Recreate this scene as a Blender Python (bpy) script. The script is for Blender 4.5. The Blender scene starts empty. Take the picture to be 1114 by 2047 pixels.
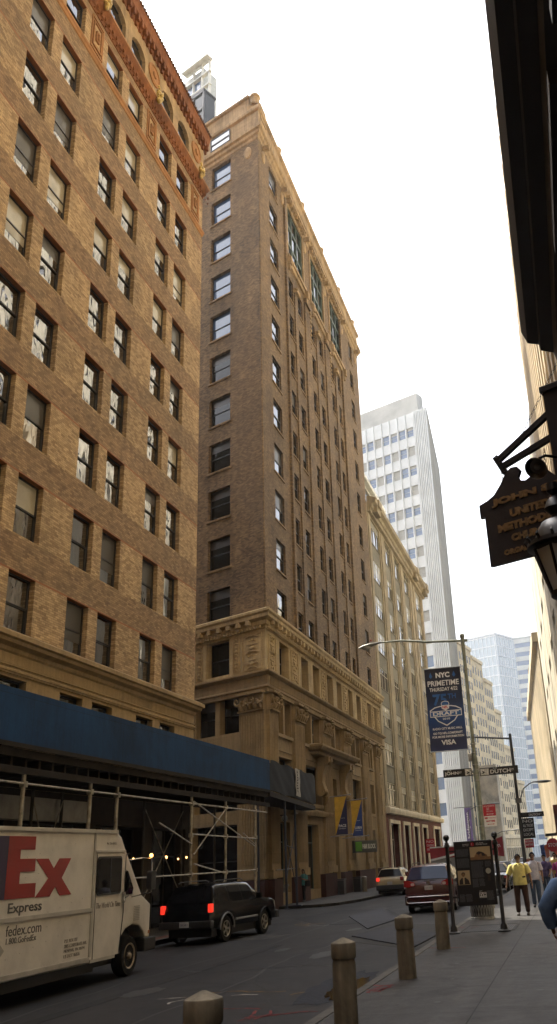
import bpy, bmesh, math, random
from mathutils import Matrix, Vector
random.seed(7)
C = bpy.context.scene.collection
SC = bpy.context.scene
PI = math.pi
# ---------------------------------------------------------------- camera
PF, PCX, PCY, YAW, PITCH, ROLL = 1742.7777, 740.7368, 1005.0935, 0.1924, 0.3892, -0.065
EYE = 2.02
cam_d = bpy.data.cameras.new('camera'); cam = bpy.data.objects.new('camera', cam_d); C.objects.link(cam)
_cy, _sy, _cp, _sp, _cr, _sr = math.cos(YAW), math.sin(YAW), math.cos(PITCH), math.sin(PITCH), math.cos(ROLL), math.sin(ROLL)
_f = Vector((-_sy*_cp, _cy*_cp, _sp)); _rt = Vector((_cy, _sy, 0)); _up = _rt.cross(_f)
_r = _cr*_rt + _sr*_up; _u = -_sr*_rt + _cr*_up
cam.matrix_world = Matrix(((_r.x, _u.x, -_f.x, 0), (_r.y, _u.y, -_f.y, 0), (_r.z, _u.z, -_f.z, EYE), (0, 0, 0, 1)))
cam_d.sensor_fit = 'VERTICAL'; cam_d.sensor_height = 36; cam_d.sensor_width = 36
cam_d.lens = PF/2047*36
cam_d.shift_x = -(PCX-557)/2047; cam_d.shift_y = -(1023.5-PCY)/2047
cam_d.clip_start = 0.05; cam_d.clip_end = 3000
SC.camera = cam
# ---------------------------------------------------------------- light
SUN_EL, SUN_AZ = math.radians(56), math.atan2(-.80, .45)      # sun ahead and to the left, over the left-hand roofs
W = bpy.data.worlds.new('World'); SC.world = W; W.use_nodes = True
nt = W.node_tree; nt.nodes.clear()
sky = nt.nodes.new('ShaderNodeTexSky'); sky.sky_type = 'NISHITA'; sky.sun_disc = False
sky.sun_elevation = SUN_EL; sky.sun_rotation = SUN_AZ; sky.dust_density = 6; sky.air_density = 1.0; sky.ozone_density = .6
hs = nt.nodes.new('ShaderNodeHueSaturation'); hs.inputs['Saturation'].default_value = .38
bg = nt.nodes.new('ShaderNodeBackground'); bg.inputs['Strength'].default_value = .15
wo = nt.nodes.new('ShaderNodeOutputWorld')
nt.links.new(sky.outputs[0], hs.inputs['Color']); nt.links.new(hs.outputs[0], bg.inputs[0]); nt.links.new(bg.outputs[0], wo.inputs[0])
sl = bpy.data.lights.new('sun', 'SUN'); sl.energy = 3.0; sl.angle = math.radians(.5); sl.color = (1, .93, .80)
so = bpy.data.objects.new('sun', sl); C.objects.link(so)
sd = Vector((math.sin(SUN_AZ)*math.cos(SUN_EL), math.cos(SUN_AZ)*math.cos(SUN_EL), math.sin(SUN_EL)))
so.rotation_euler = sd.to_track_quat('Z', 'Y').to_euler()
SC.view_settings.view_transform = 'Standard'; SC.view_settings.look = 'None'
SC.view_settings.exposure = 1.9; SC.view_settings.gamma = 1
SC.cycles.use_denoising = True; SC.cycles.max_bounces = 7; SC.cycles.diffuse_bounces = 4; SC.cycles.glossy_bounces = 3
SC.cycles.caustics_reflective = False; SC.cycles.caustics_refractive = False
SC.cycles.sample_clamp_indirect = 6

# ---------------------------------------------------------------- materials
MATS = {}
class NT:
    def __init__(s, m): s.t = m.node_tree; s.n = s.t.nodes; s.l = s.t.links
    def new(s, k, **kw):
        n = s.n.new(k)
        for a, b in kw.items(): setattr(n, a, b)
        return n
    def link(s, a, b): s.l.new(a, b)
    def math(s, op, a, b=None, c=None, clamp=False):
        n = s.new('ShaderNodeMath', operation=op, use_clamp=clamp)
        for i, v in enumerate((a, b, c)):
            if v is None: continue
            if isinstance(v, (int, float)): n.inputs[i].default_value = v
            else: s.link(v, n.inputs[i])
        return n.outputs[0]
    def mix(s, fac, a, b, kind='MIX'):
        n = s.new('ShaderNodeMix', data_type='RGBA', blend_type=kind)
        for i, v in ((0, fac), (6, a), (7, b)):
            if isinstance(v, (int, float)): n.inputs[i].default_value = v
            elif isinstance(v, tuple): n.inputs[i].default_value = (*v[:3], 1)
            else: s.link(v, n.inputs[i])
        return n.outputs[2]
    def noise(s, scale, detail=4, vec=None, rough=.55, dist=0):
        n = s.new('ShaderNodeTexNoise'); n.inputs['Scale'].default_value = scale; n.inputs['Detail'].default_value = detail
        n.inputs['Roughness'].default_value = rough; n.inputs['Distortion'].default_value = dist
        if vec is not None: s.link(vec, n.inputs['Vector'])
        return n.outputs['Fac']
    def ramp(s, fac, stops):
        n = s.new('ShaderNodeValToRGB'); e = n.color_ramp.elements
        while len(e) < len(stops): e.new(.5)
        for i, (p, c) in enumerate(stops):
            e[i].position = p; e[i].color = (*c, 1) if isinstance(c, tuple) else (c, c, c, 1)
        s.link(fac, n.inputs[0]); return n.outputs[0]
def mat(name, col=(.5, .5, .5), rough=.6, metal=0., ior=None, var=.12, vscale=2., bump=0., bscale=30., coat=0., emit=None, estr=0., fine=0.):
    """plain painted / stone / metal surface with uneven tone (var), relief (bump)"""
    if name in MATS: return MATS[name]
    m = bpy.data.materials.new(name); m.use_nodes = True; t = NT(m); b = t.n['Principled BSDF']
    b.inputs['Roughness'].default_value = rough; b.inputs['Metallic'].default_value = metal
    if rough >= .7: b.inputs['Specular IOR Level'].default_value = .15
    if ior: b.inputs['IOR'].default_value = ior
    if coat: b.inputs['Coat Weight'].default_value = coat; b.inputs['Coat Roughness'].default_value = .04
    tc = t.new('ShaderNodeNewGeometry').outputs['Position']
    if var > 0:
        f = t.noise(vscale, 6, tc, .6)
        r = t.ramp(f, [(.3, 1-var*1.6), (.5, 1.0), (.72, 1+var*1.2)])
        c = t.mix(1., col, r, 'MULTIPLY')
        if fine:
            f2 = t.noise(bscale, 2, tc); r2 = t.ramp(f2, [(.3, 1-fine), (.7, 1+fine)]); c = t.mix(1., c, r2, 'MULTIPLY')
        t.link(c, b.inputs['Base Color'])
        rr = t.math('MULTIPLY_ADD', f, .25*rough, rough*.88); t.link(rr, b.inputs['Roughness'])
    else: b.inputs['Base Color'].default_value = (*col, 1)
    if bump:
        f = t.noise(bscale, 4, tc); n = t.new('ShaderNodeBump'); n.inputs['Strength'].default_value = bump; n.inputs['Distance'].default_value = .02
        t.link(f, n.inputs['Height']); t.link(n.outputs[0], b.inputs['Normal'])
    if emit: b.inputs['Emission Color'].default_value = (*emit, 1); b.inputs['Emission Strength'].default_value = estr
    MATS[name] = m; return m
def brickmat(name, base, dark, mortar, z0=None, pitch=1., band=.35, bandcol=None, line=None, bw=.215, bh=.078, contrast=1.):
    m = bpy.data.materials.new(name); m.use_nodes = True; t = NT(m); b = t.n['Principled BSDF']; b.inputs['Roughness'].default_value = .85
    tc = t.new('ShaderNodeTexCoord').outputs['Object']
    sp = t.new('ShaderNodeSeparateXYZ'); t.link(tc, sp.inputs[0])
    u = t.math('ADD', sp.outputs[0], sp.outputs[1])
    cb = t.new('ShaderNodeCombineXYZ'); t.link(u, cb.inputs[0]); t.link(sp.outputs[2], cb.inputs[1])
    br = t.new('ShaderNodeTexBrick'); t.link(cb.outputs[0], br.inputs['Vector'])
    for k, v in (('Scale', 1.), ('Mortar Size', .006), ('Mortar Smooth', .4), ('Bias', .0), ('Brick Width', bw), ('Row Height', bh)): br.inputs[k].default_value = v
    br.inputs['Color1'].default_value = (*base, 1); br.inputs['Color2'].default_value = (*dark, 1); br.inputs['Mortar'].default_value = (*mortar, 1)
    n1 = t.noise(.22, 7, tc, .62, .6); n2 = t.noise(1.6, 5, tc, .6)
    st = t.new('ShaderNodeMapping'); st.inputs['Scale'].default_value = (1.8, 1.8, .16); t.link(tc, st.inputs[0]); n3 = t.noise(1.0, 5, st.outputs[0], .6)
    c = t.mix(1., br.outputs['Color'], t.ramp(n1, [(.30, 1-.34*contrast), (.5, 1.), (.7, 1+.22*contrast)]), 'MULTIPLY')
    c = t.mix(1., c, t.ramp(n2, [(.3, 1-.2*contrast), (.7, 1+.14*contrast)]), 'MULTIPLY')
    c = t.mix(1., c, t.ramp(n3, [(.3, 1-.16*contrast), (.6, 1+.05*contrast)]), 'MULTIPLY')
    if z0 is not None:
        fr = t.math('FRACT', t.math('DIVIDE', t.math('SUBTRACT', t.math('ADD', sp.outputs[2], t.math('MULTIPLY_ADD', n2, .25, -.125)), z0-pitch*20), pitch))
        inb = t.math('LESS_THAN', fr, band)
        inb = t.math('MULTIPLY', inb, t.ramp(n1, [(.35, .55), (.6, 1.)]))
        c = t.mix(inb, c, t.mix(1., c, bandcol, 'MULTIPLY'))
        if line:
            fr2 = t.math('FRACT', t.math('DIVIDE', t.math('SUBTRACT', sp.outputs[2], z0-.02-pitch*20), pitch))
            c = t.mix(t.math('LESS_THAN', fr2, .018), c, line)
    t.link(c, b.inputs['Base Color'])
    n = t.new('ShaderNodeBump'); n.inputs['Strength'].default_value = .5; n.inputs['Distance'].default_value = .012
    t.link(t.math('ADD', t.math('MULTIPLY', br.outputs['Fac'], -1.), t.math('MULTIPLY', n2, .6)), n.inputs['Height']); t.link(n.outputs[0], b.inputs['Normal'])
    MATS[name] = m; return m
def stonemat(name, col, jw=1.1, jh=.6, joint=.62, var=.2, streak=.3, rough=.8):
    m = bpy.data.materials.new(name); m.use_nodes = True; t = NT(m); b = t.n['Principled BSDF']; b.inputs['Roughness'].default_value = rough; b.inputs['Specular IOR Level'].default_value = .2
    tc = t.new('ShaderNodeTexCoord').outputs['Object']
    sp = t.new('ShaderNodeSeparateXYZ'); t.link(tc, sp.inputs[0]); u = t.math('ADD', sp.outputs[0], sp.outputs[1])
    cb = t.new('ShaderNodeCombineXYZ'); t.link(u, cb.inputs[0]); t.link(sp.outputs[2], cb.inputs[1])
    br = t.new('ShaderNodeTexBrick'); t.link(cb.outputs[0], br.inputs['Vector'])
    for k, v in (('Scale', 1.), ('Mortar Size', .008), ('Mortar Smooth', .3), ('Bias', .0), ('Brick Width', jw), ('Row Height', jh)): br.inputs[k].default_value = v
    br.inputs['Color1'].default_value = (1.06, 1.05, 1.03, 1); br.inputs['Color2'].default_value = (.9, .89, .88, 1); br.inputs['Mortar'].default_value = (joint, joint, joint, 1)
    n1 = t.noise(.5, 8, tc, .65, .8); n2 = t.noise(9., 4, tc)
    st = t.new('ShaderNodeMapping'); st.inputs['Scale'].default_value = (3.2, 3.2, .22); t.link(tc, st.inputs[0]); n3 = t.noise(1.2, 6, st.outputs[0], .65)
    c = t.mix(1., col, br.outputs['Color'], 'MULTIPLY')
    c = t.mix(1., c, t.ramp(n1, [(.3, 1-var*1.5), (.55, 1.), (.75, 1+var)]), 'MULTIPLY')
    c = t.mix(1., c, t.ramp(n3, [(.3, 1-streak), (.62, 1.05)]), 'MULTIPLY')
    c = t.mix(1., c, t.ramp(n2, [(.3, .93), (.7, 1.06)]), 'MULTIPLY')
    t.link(c, b.inputs['Base Color'])
    n = t.new('ShaderNodeBump'); n.inputs['Strength'].default_value = .35; n.inputs['Distance'].default_value = .02
    t.link(t.math('ADD', n2, t.math('MULTIPLY', br.outputs['Fac'], -1.)), n.inputs['Height']); t.link(n.outputs[0], b.inputs['Normal'])
    MATS[name] = m; return m
def glassmat(name, col=(.02, .022, .024), ior=1.9, wob=.02, wscale=.9, rough=.02, tint=None):
    m = bpy.data.materials.new(name); m.use_nodes = True; t = NT(m); b = t.n['Principled BSDF']
    b.inputs['Base Color'].default_value = (*col, 1); b.inputs['Roughness'].default_value = rough; b.inputs['IOR'].default_value = ior
    if tint: b.inputs['Specular Tint'].default_value = (*tint, 1)
    g = t.new('ShaderNodeNewGeometry').outputs['Position']; oi = t.new('ShaderNodeObjectInfo')
    va = t.new('ShaderNodeVectorMath', operation='ADD'); t.link(g, va.inputs[0])
    cc = t.new('ShaderNodeCombineXYZ'); t.link(t.math('MULTIPLY', oi.outputs['Random'], 60.), cc.inputs[0]); t.link(cc.outputs[0], va.inputs[1])
    mp = t.new('ShaderNodeMapping'); mp.inputs['Scale'].default_value = (1.5, 1.5, .55); t.link(va.outputs[0], mp.inputs[0])
    n = t.new('ShaderNodeBump'); n.inputs['Strength'].default_value = 1.; n.inputs['Distance'].default_value = wob
    t.link(t.noise(wscale, 2, mp.outputs[0], .45, .5), n.inputs['Height']); t.link(n.outputs[0], b.inputs['Normal'])
    MATS[name] = m; return m
def emitmat(name, col, s):
    m = bpy.data.materials.new(name); m.use_nodes = True; t = NT(m); b = t.n['Principled BSDF']
    b.inputs['Base Color'].default_value = (*col, 1); b.inputs['Emission Color'].default_value = (*col, 1); b.inputs['Emission Strength'].default_value = s
    b.inputs['Roughness'].default_value = .3
    MATS[name] = m; return m

# ---------------------------------------------------------------- mesh helpers
class MB:
    def __init__(s): s.v = []; s.f = []; s.m = []; s.mi = 0
    def add(s, vs, fs):
        o = len(s.v); s.v += [tuple(v) for v in vs]; s.f += [[o+i for i in f] for f in fs]; s.m += [s.mi]*len(fs); return s
    def quad(s, *p): return s.add(p, [list(range(len(p)))])
    def box(s, x0, x1, y0, y1, z0, z1):
        return s.add([(x0,y0,z0),(x1,y0,z0),(x1,y1,z0),(x0,y1,z0),(x0,y0,z1),(x1,y0,z1),(x1,y1,z1),(x0,y1,z1)],
                     [[0,3,2,1],[4,5,6,7],[0,1,5,4],[1,2,6,5],[2,3,7,6],[3,0,4,7]])
    def bbox(s, x0, x1, y0, y1, z0, z1, b=.01):
        """box with chamfered edges"""
        bm = bmesh.new(); bmesh.ops.create_cube(bm, size=1)
        for v in bm.verts: v.co = Vector(((x0+x1)/2+v.co.x*(x1-x0), (y0+y1)/2+v.co.y*(y1-y0), (z0+z1)/2+v.co.z*(z1-z0)))
        bmesh.ops.bevel(bm, geom=list(bm.edges), offset=b, segments=2, affect='EDGES', profile=.6)
        s.bm(bm); return s
    def bm(s, bm):
        bm.verts.index_update(); s.add([v.co[:] for v in bm.verts], [[v.index for v in f.verts] for f in bm.faces]); bm.free(); return s
    def mesh(s, me, M=None):
        M = M or Matrix(); s.add([(M @ v.co)[:] for v in me.vertices], [list(p.vertices) for p in me.polygons]); return s
    def obox(s, c, ax, ay, az, hx, hy, hz):
        c = Vector(c); ax = Vector(ax).normalized()*hx; ay = Vector(ay).normalized()*hy; az = Vector(az).normalized()*hz
        P = [c+ax*i+ay*j+az*k for k in (-1, 1) for j in (-1, 1) for i in (-1, 1)]
        return s.add(P, [[0,2,3,1],[4,5,7,6],[0,1,5,4],[1,3,7,5],[3,2,6,7],[2,0,4,6]])
    def bar(s, a, b, w, d=None, up=(0, 0, 1)):
        a = Vector(a); b = Vector(b); t = (b-a); L = t.length; t.normalize(); u = Vector(up)
        if abs(t.dot(u)) > .98: u = Vector((1, 0, 0))
        x = t.cross(u).normalized(); y = x.cross(t)
        return s.obox((a+b)/2, t, x, y, L/2, w/2, (d or w)/2)
    def prism(s, poly, y0, y1, axis='y'):
        """polygon in (a, b) extruded along an axis: 'y' -> (a, y, b); 'x' -> (x, a, b); 'z' -> (a, b, z)"""
        f = {'y': lambda a, b, t: (a, t, b), 'x': lambda a, b, t: (t, a, b), 'z': lambda a, b, t: (a, b, t)}[axis]
        n = len(poly); V = [f(a, b, y0) for a, b in poly]+[f(a, b, y1) for a, b in poly]
        return s.add(V, [list(range(n))[::-1], list(range(n, 2*n))]+[[i, (i+1) % n, n+(i+1) % n, n+i] for i in range(n)])
    def tube(s, path, r, n=8, cap=True):
        P = [Vector(p) for p in path]; R = r if isinstance(r, (list, tuple)) else [r]*len(P); vs = []; fs = []; prev = None
        for i, p in enumerate(P):
            t = (P[min(i+1, len(P)-1)]-P[max(i-1, 0)]).normalized()
            if prev is None:
                u = Vector((0, 0, 1)) if abs(t.z) < .9 else Vector((1, 0, 0)); x = t.cross(u).normalized()
            else: x = (prev-t*prev.dot(t)).normalized()
            prev = x; y = t.cross(x)
            vs += [p+(x*math.cos(a)+y*math.sin(a))*R[i] for a in (2*PI*k/n for k in range(n))]
        for i in range(len(P)-1):
            for k in range(n): fs.append([i*n+k, i*n+(k+1) % n, (i+1)*n+(k+1) % n, (i+1)*n+k])
        if cap: fs += [list(range(n))[::-1], [(len(P)-1)*n+k for k in range(n)]]
        return s.add(vs, fs)
    def lathe(s, prof, n=16, c=(0, 0, 0), axis='z'):
        vs = []; fs = []
        for r, z in prof:
            for k in range(n):
                a = 2*PI*k/n; x, y = r*math.cos(a), r*math.sin(a)
                vs.append({'z': (c[0]+x, c[1]+y, c[2]+z), 'x': (c[0]+z, c[1]+x, c[2]+y), 'y': (c[0]+y, c[1]+z, c[2]+x)}[axis])
        for i in range(len(prof)-1):
            for k in range(n): fs.append([i*n+k, i*n+(k+1) % n, (i+1)*n+(k+1) % n, (i+1)*n+k])
        fs += [list(range(n))[::-1], [(len(prof)-1)*n+k for k in range(n)]]
        return s.add(vs, fs)
    def ball(s, c, r, n=10, sq=(1, 1, 1)):
        pr = [(max(1e-4, r*math.sin(PI*i/n)), -r*math.cos(PI*i/n)) for i in range(n+1)]
        o = len(s.v); s.lathe(pr, n, (0, 0, 0))
        for i in range(o, len(s.v)): x, y, z = s.v[i]; s.v[i] = (c[0]+x*sq[0], c[1]+y*sq[1], c[2]+z*sq[2])
        return s
    def sweep(s, path, prof, close=False):
        """profile [(out, z)] swept along a plan path [(x, y)]; 'out' is to the right of the path"""
        P = [Vector((*p, 0)) for p in path]; n = len(P); m = len(prof); vs = []; fs = []
        for i in range(n):
            d1 = (P[i]-P[i-1]).normalized() if i else None; d2 = (P[i+1]-P[i]).normalized() if i < n-1 else None
            n1 = Vector((d1.y, -d1.x, 0)) if d1 else None; n2 = Vector((d2.y, -d2.x, 0)) if d2 else None
            if d1 and d2: q = (n1+n2); q = q/(q.length_squared/2)*1. if q.length > 1e-6 else n1
            else: q = n1 or n2
            for o, z in prof: vs.append((P[i].x+q.x*o, P[i].y+q.y*o, z))
        for i in range(n-1):
            for k in range(m-1 if not close else m): fs.append([i*m+k, (i+1)*m+k, (i+1)*m+(k+1) % m, i*m+(k+1) % m])
        fs += [list(range(m)), [(n-1)*m+k for k in range(m)][::-1]]
        return s.add(vs, fs)
    def xf(s, M):
        s.v = [(M @ Vector(v))[:] for v in s.v]; return s
    def build(s, name, mats, parent=None, M=None, smooth=0, local=False, fixn=True):
        me = bpy.data.meshes.new(name); me.from_pydata(s.v, [], s.f)
        mats = mats if isinstance(mats, (list, tuple)) else [mats]
        for m in mats: me.materials.append(m)
        if len(mats) > 1: me.polygons.foreach_set('material_index', s.m)
        if fixn:
            bm = bmesh.new(); bm.from_mesh(me); bmesh.ops.recalc_face_normals(bm, faces=bm.faces); bm.to_mesh(me); bm.free()
        if smooth:
            me.polygons.foreach_set('use_smooth', [True]*len(me.polygons)); me.set_sharp_from_angle(angle=math.radians(smooth))
        me.update(); return link(name, me, parent, M, local)
WM = {}
def wm(o): return WM.get(o.name, Matrix())
def link(name, data, parent=None, M=None, local=False):
    o = bpy.data.objects.new(name, data); C.objects.link(o); M = M or Matrix()
    if parent is not None:
        o.parent = parent
        if local: L = M; Wd = wm(parent) @ M
        else: L = wm(parent).inverted() @ M; Wd = M
        o.matrix_local = L
    else: o.matrix_world = M; Wd = M
    WM[o.name] = Wd.copy(); return o
def T(x, y, z): return Matrix.Translation((x, y, z))
def RZ(a): return Matrix.Rotation(a, 4, 'Z')
def F(o, u):
    """facade frame: x right seen from outside, y inward, z up"""
    u = Vector((u[0], u[1], 0)).normalized(); y = Vector((-u.y, u.x, 0))
    return Matrix(((u.x, y.x, 0, o[0]), (u.y, y.y, 0, o[1]), (0, 0, 1, o[2]), (0, 0, 0, 1)))
def FT(M, x, y, z):
    """text frame on a facade frame: x right, y up, z towards the viewer"""
    return M @ T(x, y, z) @ Matrix.Rotation(PI/2, 4, 'X')
def tag(o, label=None, cat=None, group=None, kind=None):
    for k, v in (('label', label), ('category', cat), ('group', group), ('kind', kind)):
        if v: o[k] = v
    return o
def thing(name, label, cat, M=None, group=None):
    o = link(name, None, None, M); o.empty_display_size = .3; return tag(o, label, cat, group)
def dup(o, parent, M, local=True):
    return link(o.name.split('.')[0], o.data, parent, M, local)
def txt(s, size, M, material, parent, name='lettering', depth=.004, w=None, h=None, bold=0., align='LEFT', shear=0., local=False, space=1.):
    cu = bpy.data.curves.new('t', 'FONT'); cu.body = s; cu.size = size; cu.extrude = depth; cu.offset = bold; cu.shear = shear; cu.align_x = align; cu.space_character = space
    cu.resolution_u = 3
    o = bpy.data.objects.new('t', cu); C.objects.link(o); dg = bpy.context.evaluated_depsgraph_get(); me = bpy.data.meshes.new_from_object(o.evaluated_get(dg)); bpy.data.objects.remove(o)
    xs = [v.co.x for v in me.vertices]; ys = [v.co.y for v in me.vertices]
    sx = w/(max(xs)-min(xs)) if w else 1; sy = h/(max(ys)-min(ys)) if h else (sx if w else 1)
    if h and not w: sx = sy
    x0 = min(xs) if align == 'LEFT' else (min(xs)+max(xs))/2; y0 = min(ys) if h else 0
    for v in me.vertices: v.co.x = (v.co.x-x0)*sx; v.co.y = (v.co.y-y0)*sy
    me.materials.clear(); me.materials.append(material); me.name = name
    return link(name, me, parent, M, local)
def struct(o): o['kind'] = 'structure'; return o

def wall_mb(x0, x1, z0, z1, holes, rev, arch=None):
    """facade skin at y=0 with rectangular openings and reveals of depth rev"""
    b = MB(); rd = lambda v: round(v, 3)
    xs = sorted({rd(x0), rd(x1)} | {rd(v) for h in holes for v in h[:2] if x0 < v < x1}); zs = sorted({rd(z0), rd(z1)} | {rd(v) for h in holes for v in h[2:4] if z0 < v < z1})
    for j in range(len(zs)-1):
        zc = (zs[j]+zs[j+1])/2; rowh = [h for h in holes if h[2] < zc < h[3]]; st = None
        for i in range(len(xs)-1):
            xc = (xs[i]+xs[i+1])/2; solid = not any(h[0] < xc < h[1] for h in rowh)
            if solid and st is None: st = xs[i]
            if (not solid or i == len(xs)-2) and st is not None:
                e = xs[i+1] if solid else xs[i]
                b.quad((st, 0, zs[j]), (e, 0, zs[j]), (e, 0, zs[j+1]), (st, 0, zs[j+1])); st = None
    for a, c, d, e in [h[:4] for h in holes]:
        b.quad((a, 0, d), (a, 0, e), (a, rev, e), (a, rev, d)); b.quad((c, 0, d), (c, rev, d), (c, rev, e), (c, 0, e))
        b.quad((a, 0, e), (c, 0, e), (c, rev, e), (a, rev, e)); b.quad((a, 0, d), (a, rev, d), (c, rev, d), (c, 0, d))
    return b
_win = {}
def window(parent, Mf, x0, x1, z0, z1, rev, style='sash', fm='win_black', gm='glass', bm_='blind', blind=None, name='window', sill=None, lights=1):
    """window object (frame, sill) with its pane as sub-part, set at the back of a reveal"""
    w, h = round(x1-x0, 2), round(z1-z0, 2); blind = random.choice([0, 0, 0, 0, 0, 0, 1, 1, 3, 4]) if blind is None else blind
    k = (style, w, h, fm, sill, lights)
    if k not in _win:
        b = MB(); t = .055
        b.box(0, t, -.07, .0, 0, h).box(w-t, w, -.07, .0, 0, h).box(t, w-t, -.07, .0, 0, t).box(t, w-t, -.07, .0, h-t, h)
        if style == 'sash': b.box(t, w-t, -.062, -.004, h*.5-.028, h*.5+.028)
        for i in range(1, lights): b.box(w*i/lights-.035, w*i/lights+.035, -.066, -.002, t, h-t)
        if style == 'transom': b.box(t, w-t, -.06, -.004, h*.72-.03, h*.72+.03)
        b.mi = 1
        if sill: b.box(-.1, w+.1, -rev-.07, -.0, -sill-.02, -.003)
        o = b.build(name, [MATS[fm], MATS['sill']], parent, Mf @ T(x0, rev, z0)); _win[k] = o.data
    else: o = link(name, _win[k], parent, Mf @ T(x0, rev, z0))
    k2 = ('pane', w, h, gm, bm_, blind)
    if k2 not in _win:
        p = MB(); y = -.02; hz = {0: h, 1: h*.5, 2: .02, 3: h*.72, 4: h*.3}[blind]
        if style == 'sash' and hz > h*.5:
            p.quad((.03, y+.012, .02), (w-.03, y+.012, .02), (w-.03, y+.012, h*.5), (.03, y+.012, h*.5)); p.quad((.03, y-.012, h*.5), (w-.03, y-.012, h*.5), (w-.03, y-.012, min(hz, h)), (.03, y-.012, min(hz, h)))
        else: p.quad((.03, y, .02), (w-.03, y, .02), (w-.03, y, hz), (.03, y, hz))
        if hz < h-.05: p.mi = 1; p.quad((.03, y-.012, hz), (w-.03, y-.012, hz), (w-.03, y-.012, h-.02), (.03, y-.012, h-.02))
        q = p.build('pane', [MATS[gm], MATS[bm_]], o, Matrix(), local=True, fixn=False); _win[k2] = q.data
    else: link('pane', _win[k2], o, Matrix(), local=True)
    return o

# ---------------------------------------------------------------- material library
glassmat('glass', (.012, .013, .013), 3.3, .030, .8)
mat('blind_cream', (.27, .24, .16), .5, ior=1.9, coat=.8, var=.15, vscale=1.5)
glassmat('glass_flat', (.02, .022, .026), 1.9, .004, .5)
glassmat('glass_blue', (.07, .12, .22), 1.9, .004, .6)
glassmat('glass_rear', (.012, .022, .060), 1.5, .003, .5)  # blue sky reflection put into the base colour of the rear window
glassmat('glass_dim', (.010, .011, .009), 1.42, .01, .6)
glassmat('glass_dark', (.005, .005, .006), 1.25, .004, .5)
mat('blind', (.040, .034, .024), .55, ior=1.6, coat=.3, var=.08)
mat('blind_pale', (.32, .31, .27), .6, coat=.5, var=.08)
mat('win_black', (.012, .010, .009), .45, var=.1); mat('win_green', (.05, .075, .055), .55, var=.25)
mat('win_cream', (.42, .38, .27), .6, var=.15); mat('win_grey', (.40, .40, .38), .5, var=.1)
mat('sill', (.22, .155, .085), .8, var=.3)
brickmat('brick_buff', (.50, .355, .185), (.255, .165, .078), (.17, .115, .062), 10.92, 3.235, .36, (.60, .55, .53), (.26, .10, .035), bh=.076, bw=.22, contrast=.85)
brickmat('brick_tan', (.245, .160, .075), (.105, .066, .030), (.075, .050, .026), bh=.075, contrast=1.15)
brickmat('brick_reveal', (.30, .17, .07), (.24, .13, .05), (.2, .12, .06))
stonemat('limestone_tan', (.50, .385, .215), 1.15, .62)
stonemat('limestone_smooth', (.32, .235, .125), 3.2, .9, joint=.8, streak=.25)
stonemat('terracotta_pale', (.40, .29, .165), .9, .55, joint=.6, streak=.42, var=.28)
stonemat('terracotta_red', (.235, .092, .036), .9, 2., joint=.7, streak=.35, var=.3)
stonemat('terracotta_orange', (.36, .185, .08), 2., 2., joint=.8, streak=.2)
stonemat('limestone_grey', (.35, .295, .20), 1.6, .9, joint=.75, streak=.35)
stonemat('spandrel_grey', (.215, .20, .155), 9., 9., joint=.9, streak=.25)
stonemat('granite_red', (.12, .036, .024), .8, .42, joint=.35, streak=.15, rough=.75)
stonemat('granite_dark', (.055, .022, .017), 1.4, 3., joint=.6, streak=.1, rough=.75)
mat('gilt', (.45, .33, .10), .45, .3, var=.4, vscale=6)
mat('roof_tile', (.075, .035, .02), .7, var=.35)
mat('dark_core', (.02, .018, .015), .9, var=.1)
mat('limestone_white', (.62, .56, .44), .8, var=.18, vscale=.8)

def core(parent, poly, z0, z1, m, name='core'):
    return MB().prism(poly, z0, z1, 'z').build(name, m, parent)
def sweep_part(name, parent, path, prof, m, M=None, close=True):
    return MB().sweep(path, prof, close).build(name, m, parent)

WX = -15.7
# ================================================================ BUILDING 1 : buff brick block behind the shed
B1 = thing('brick_office_building', 'buff brick block with paired black sash windows and a red terracotta cornice, behind the shed', 'building', T(WX, 20, 0))
F1 = F((WX, 0, 0), (0, 1))
cols1 = [c for p in (15.02, 20.4, 25.8, 31.19) for c in ((p, p+1.43), (p+2.07, p+3.5))]
tops1 = [10.92+3.235*k for k in range(9)]
H1 = []
for a, c in cols1:
    for i, z in enumerate(tops1): H1.append((a, c, z-(1.9 if i == 0 else 2.03), z))
wall_mb(8, 36.7, 8.98, 38.0, H1, .26).build('wall', MATS['brick_buff'], B1, F1)
for a, c, d, e in H1:
    if c > 19.5: window(B1, F1, a, c, d, e, .26, bm_=random.choice(('blind', 'blind_cream', 'blind_cream')), blind=random.choice((0, 0, 0, 1, 4, 3, 1)))
# attic with arched windows
def arched_wall(x0, x1, z0, z1, arcs, rev):
    b = MB(); n = 8; xs = x0
    for a, c, zb, zt in arcs:
        b.quad((xs, 0, z0), (a, 0, z0), (a, 0, z1), (xs, 0, z1)); xs = c
        r = (c-a)/2; zc = zt-r*.75; b.quad((a, 0, z0), (c, 0, z0), (c, 0, zb), (a, 0, zb))
        P = [(a, zb)]+[((a+c)/2-r*math.cos(PI*i/n), zc+r*.75*math.sin(PI*i/n)) for i in range(n+1)]+[(c, zb)]
        for i in range(n): p, q = P[i+1], P[i+2]; b.quad((p[0], 0, p[1]), (q[0], 0, q[1]), (q[0], 0, z1), (p[0], 0, z1))
        for i in range(len(P)-1): p, q = P[i], P[i+1]; b.quad((p[0], 0, p[1]), (q[0], 0, q[1]), (q[0], rev, q[1]), (p[0], rev, p[1]))
    b.quad((xs, 0, z0), (x1, 0, z0), (x1, 0, z1), (xs, 0, z1)); return b
arcs1 = [(a, c, 38.55, 40.1) for a, c in cols1]
arched_wall(8, 36.7, 38.0, 42.0, arcs1, .25).build('attic_wall', MATS['terracotta_pale'], B1, F1)
for a, c, zb, zt in arcs1:
    if c > 19.5: window(B1, F1, a, c, zb, zt, .25, blind=0, name='arched_window')
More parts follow.
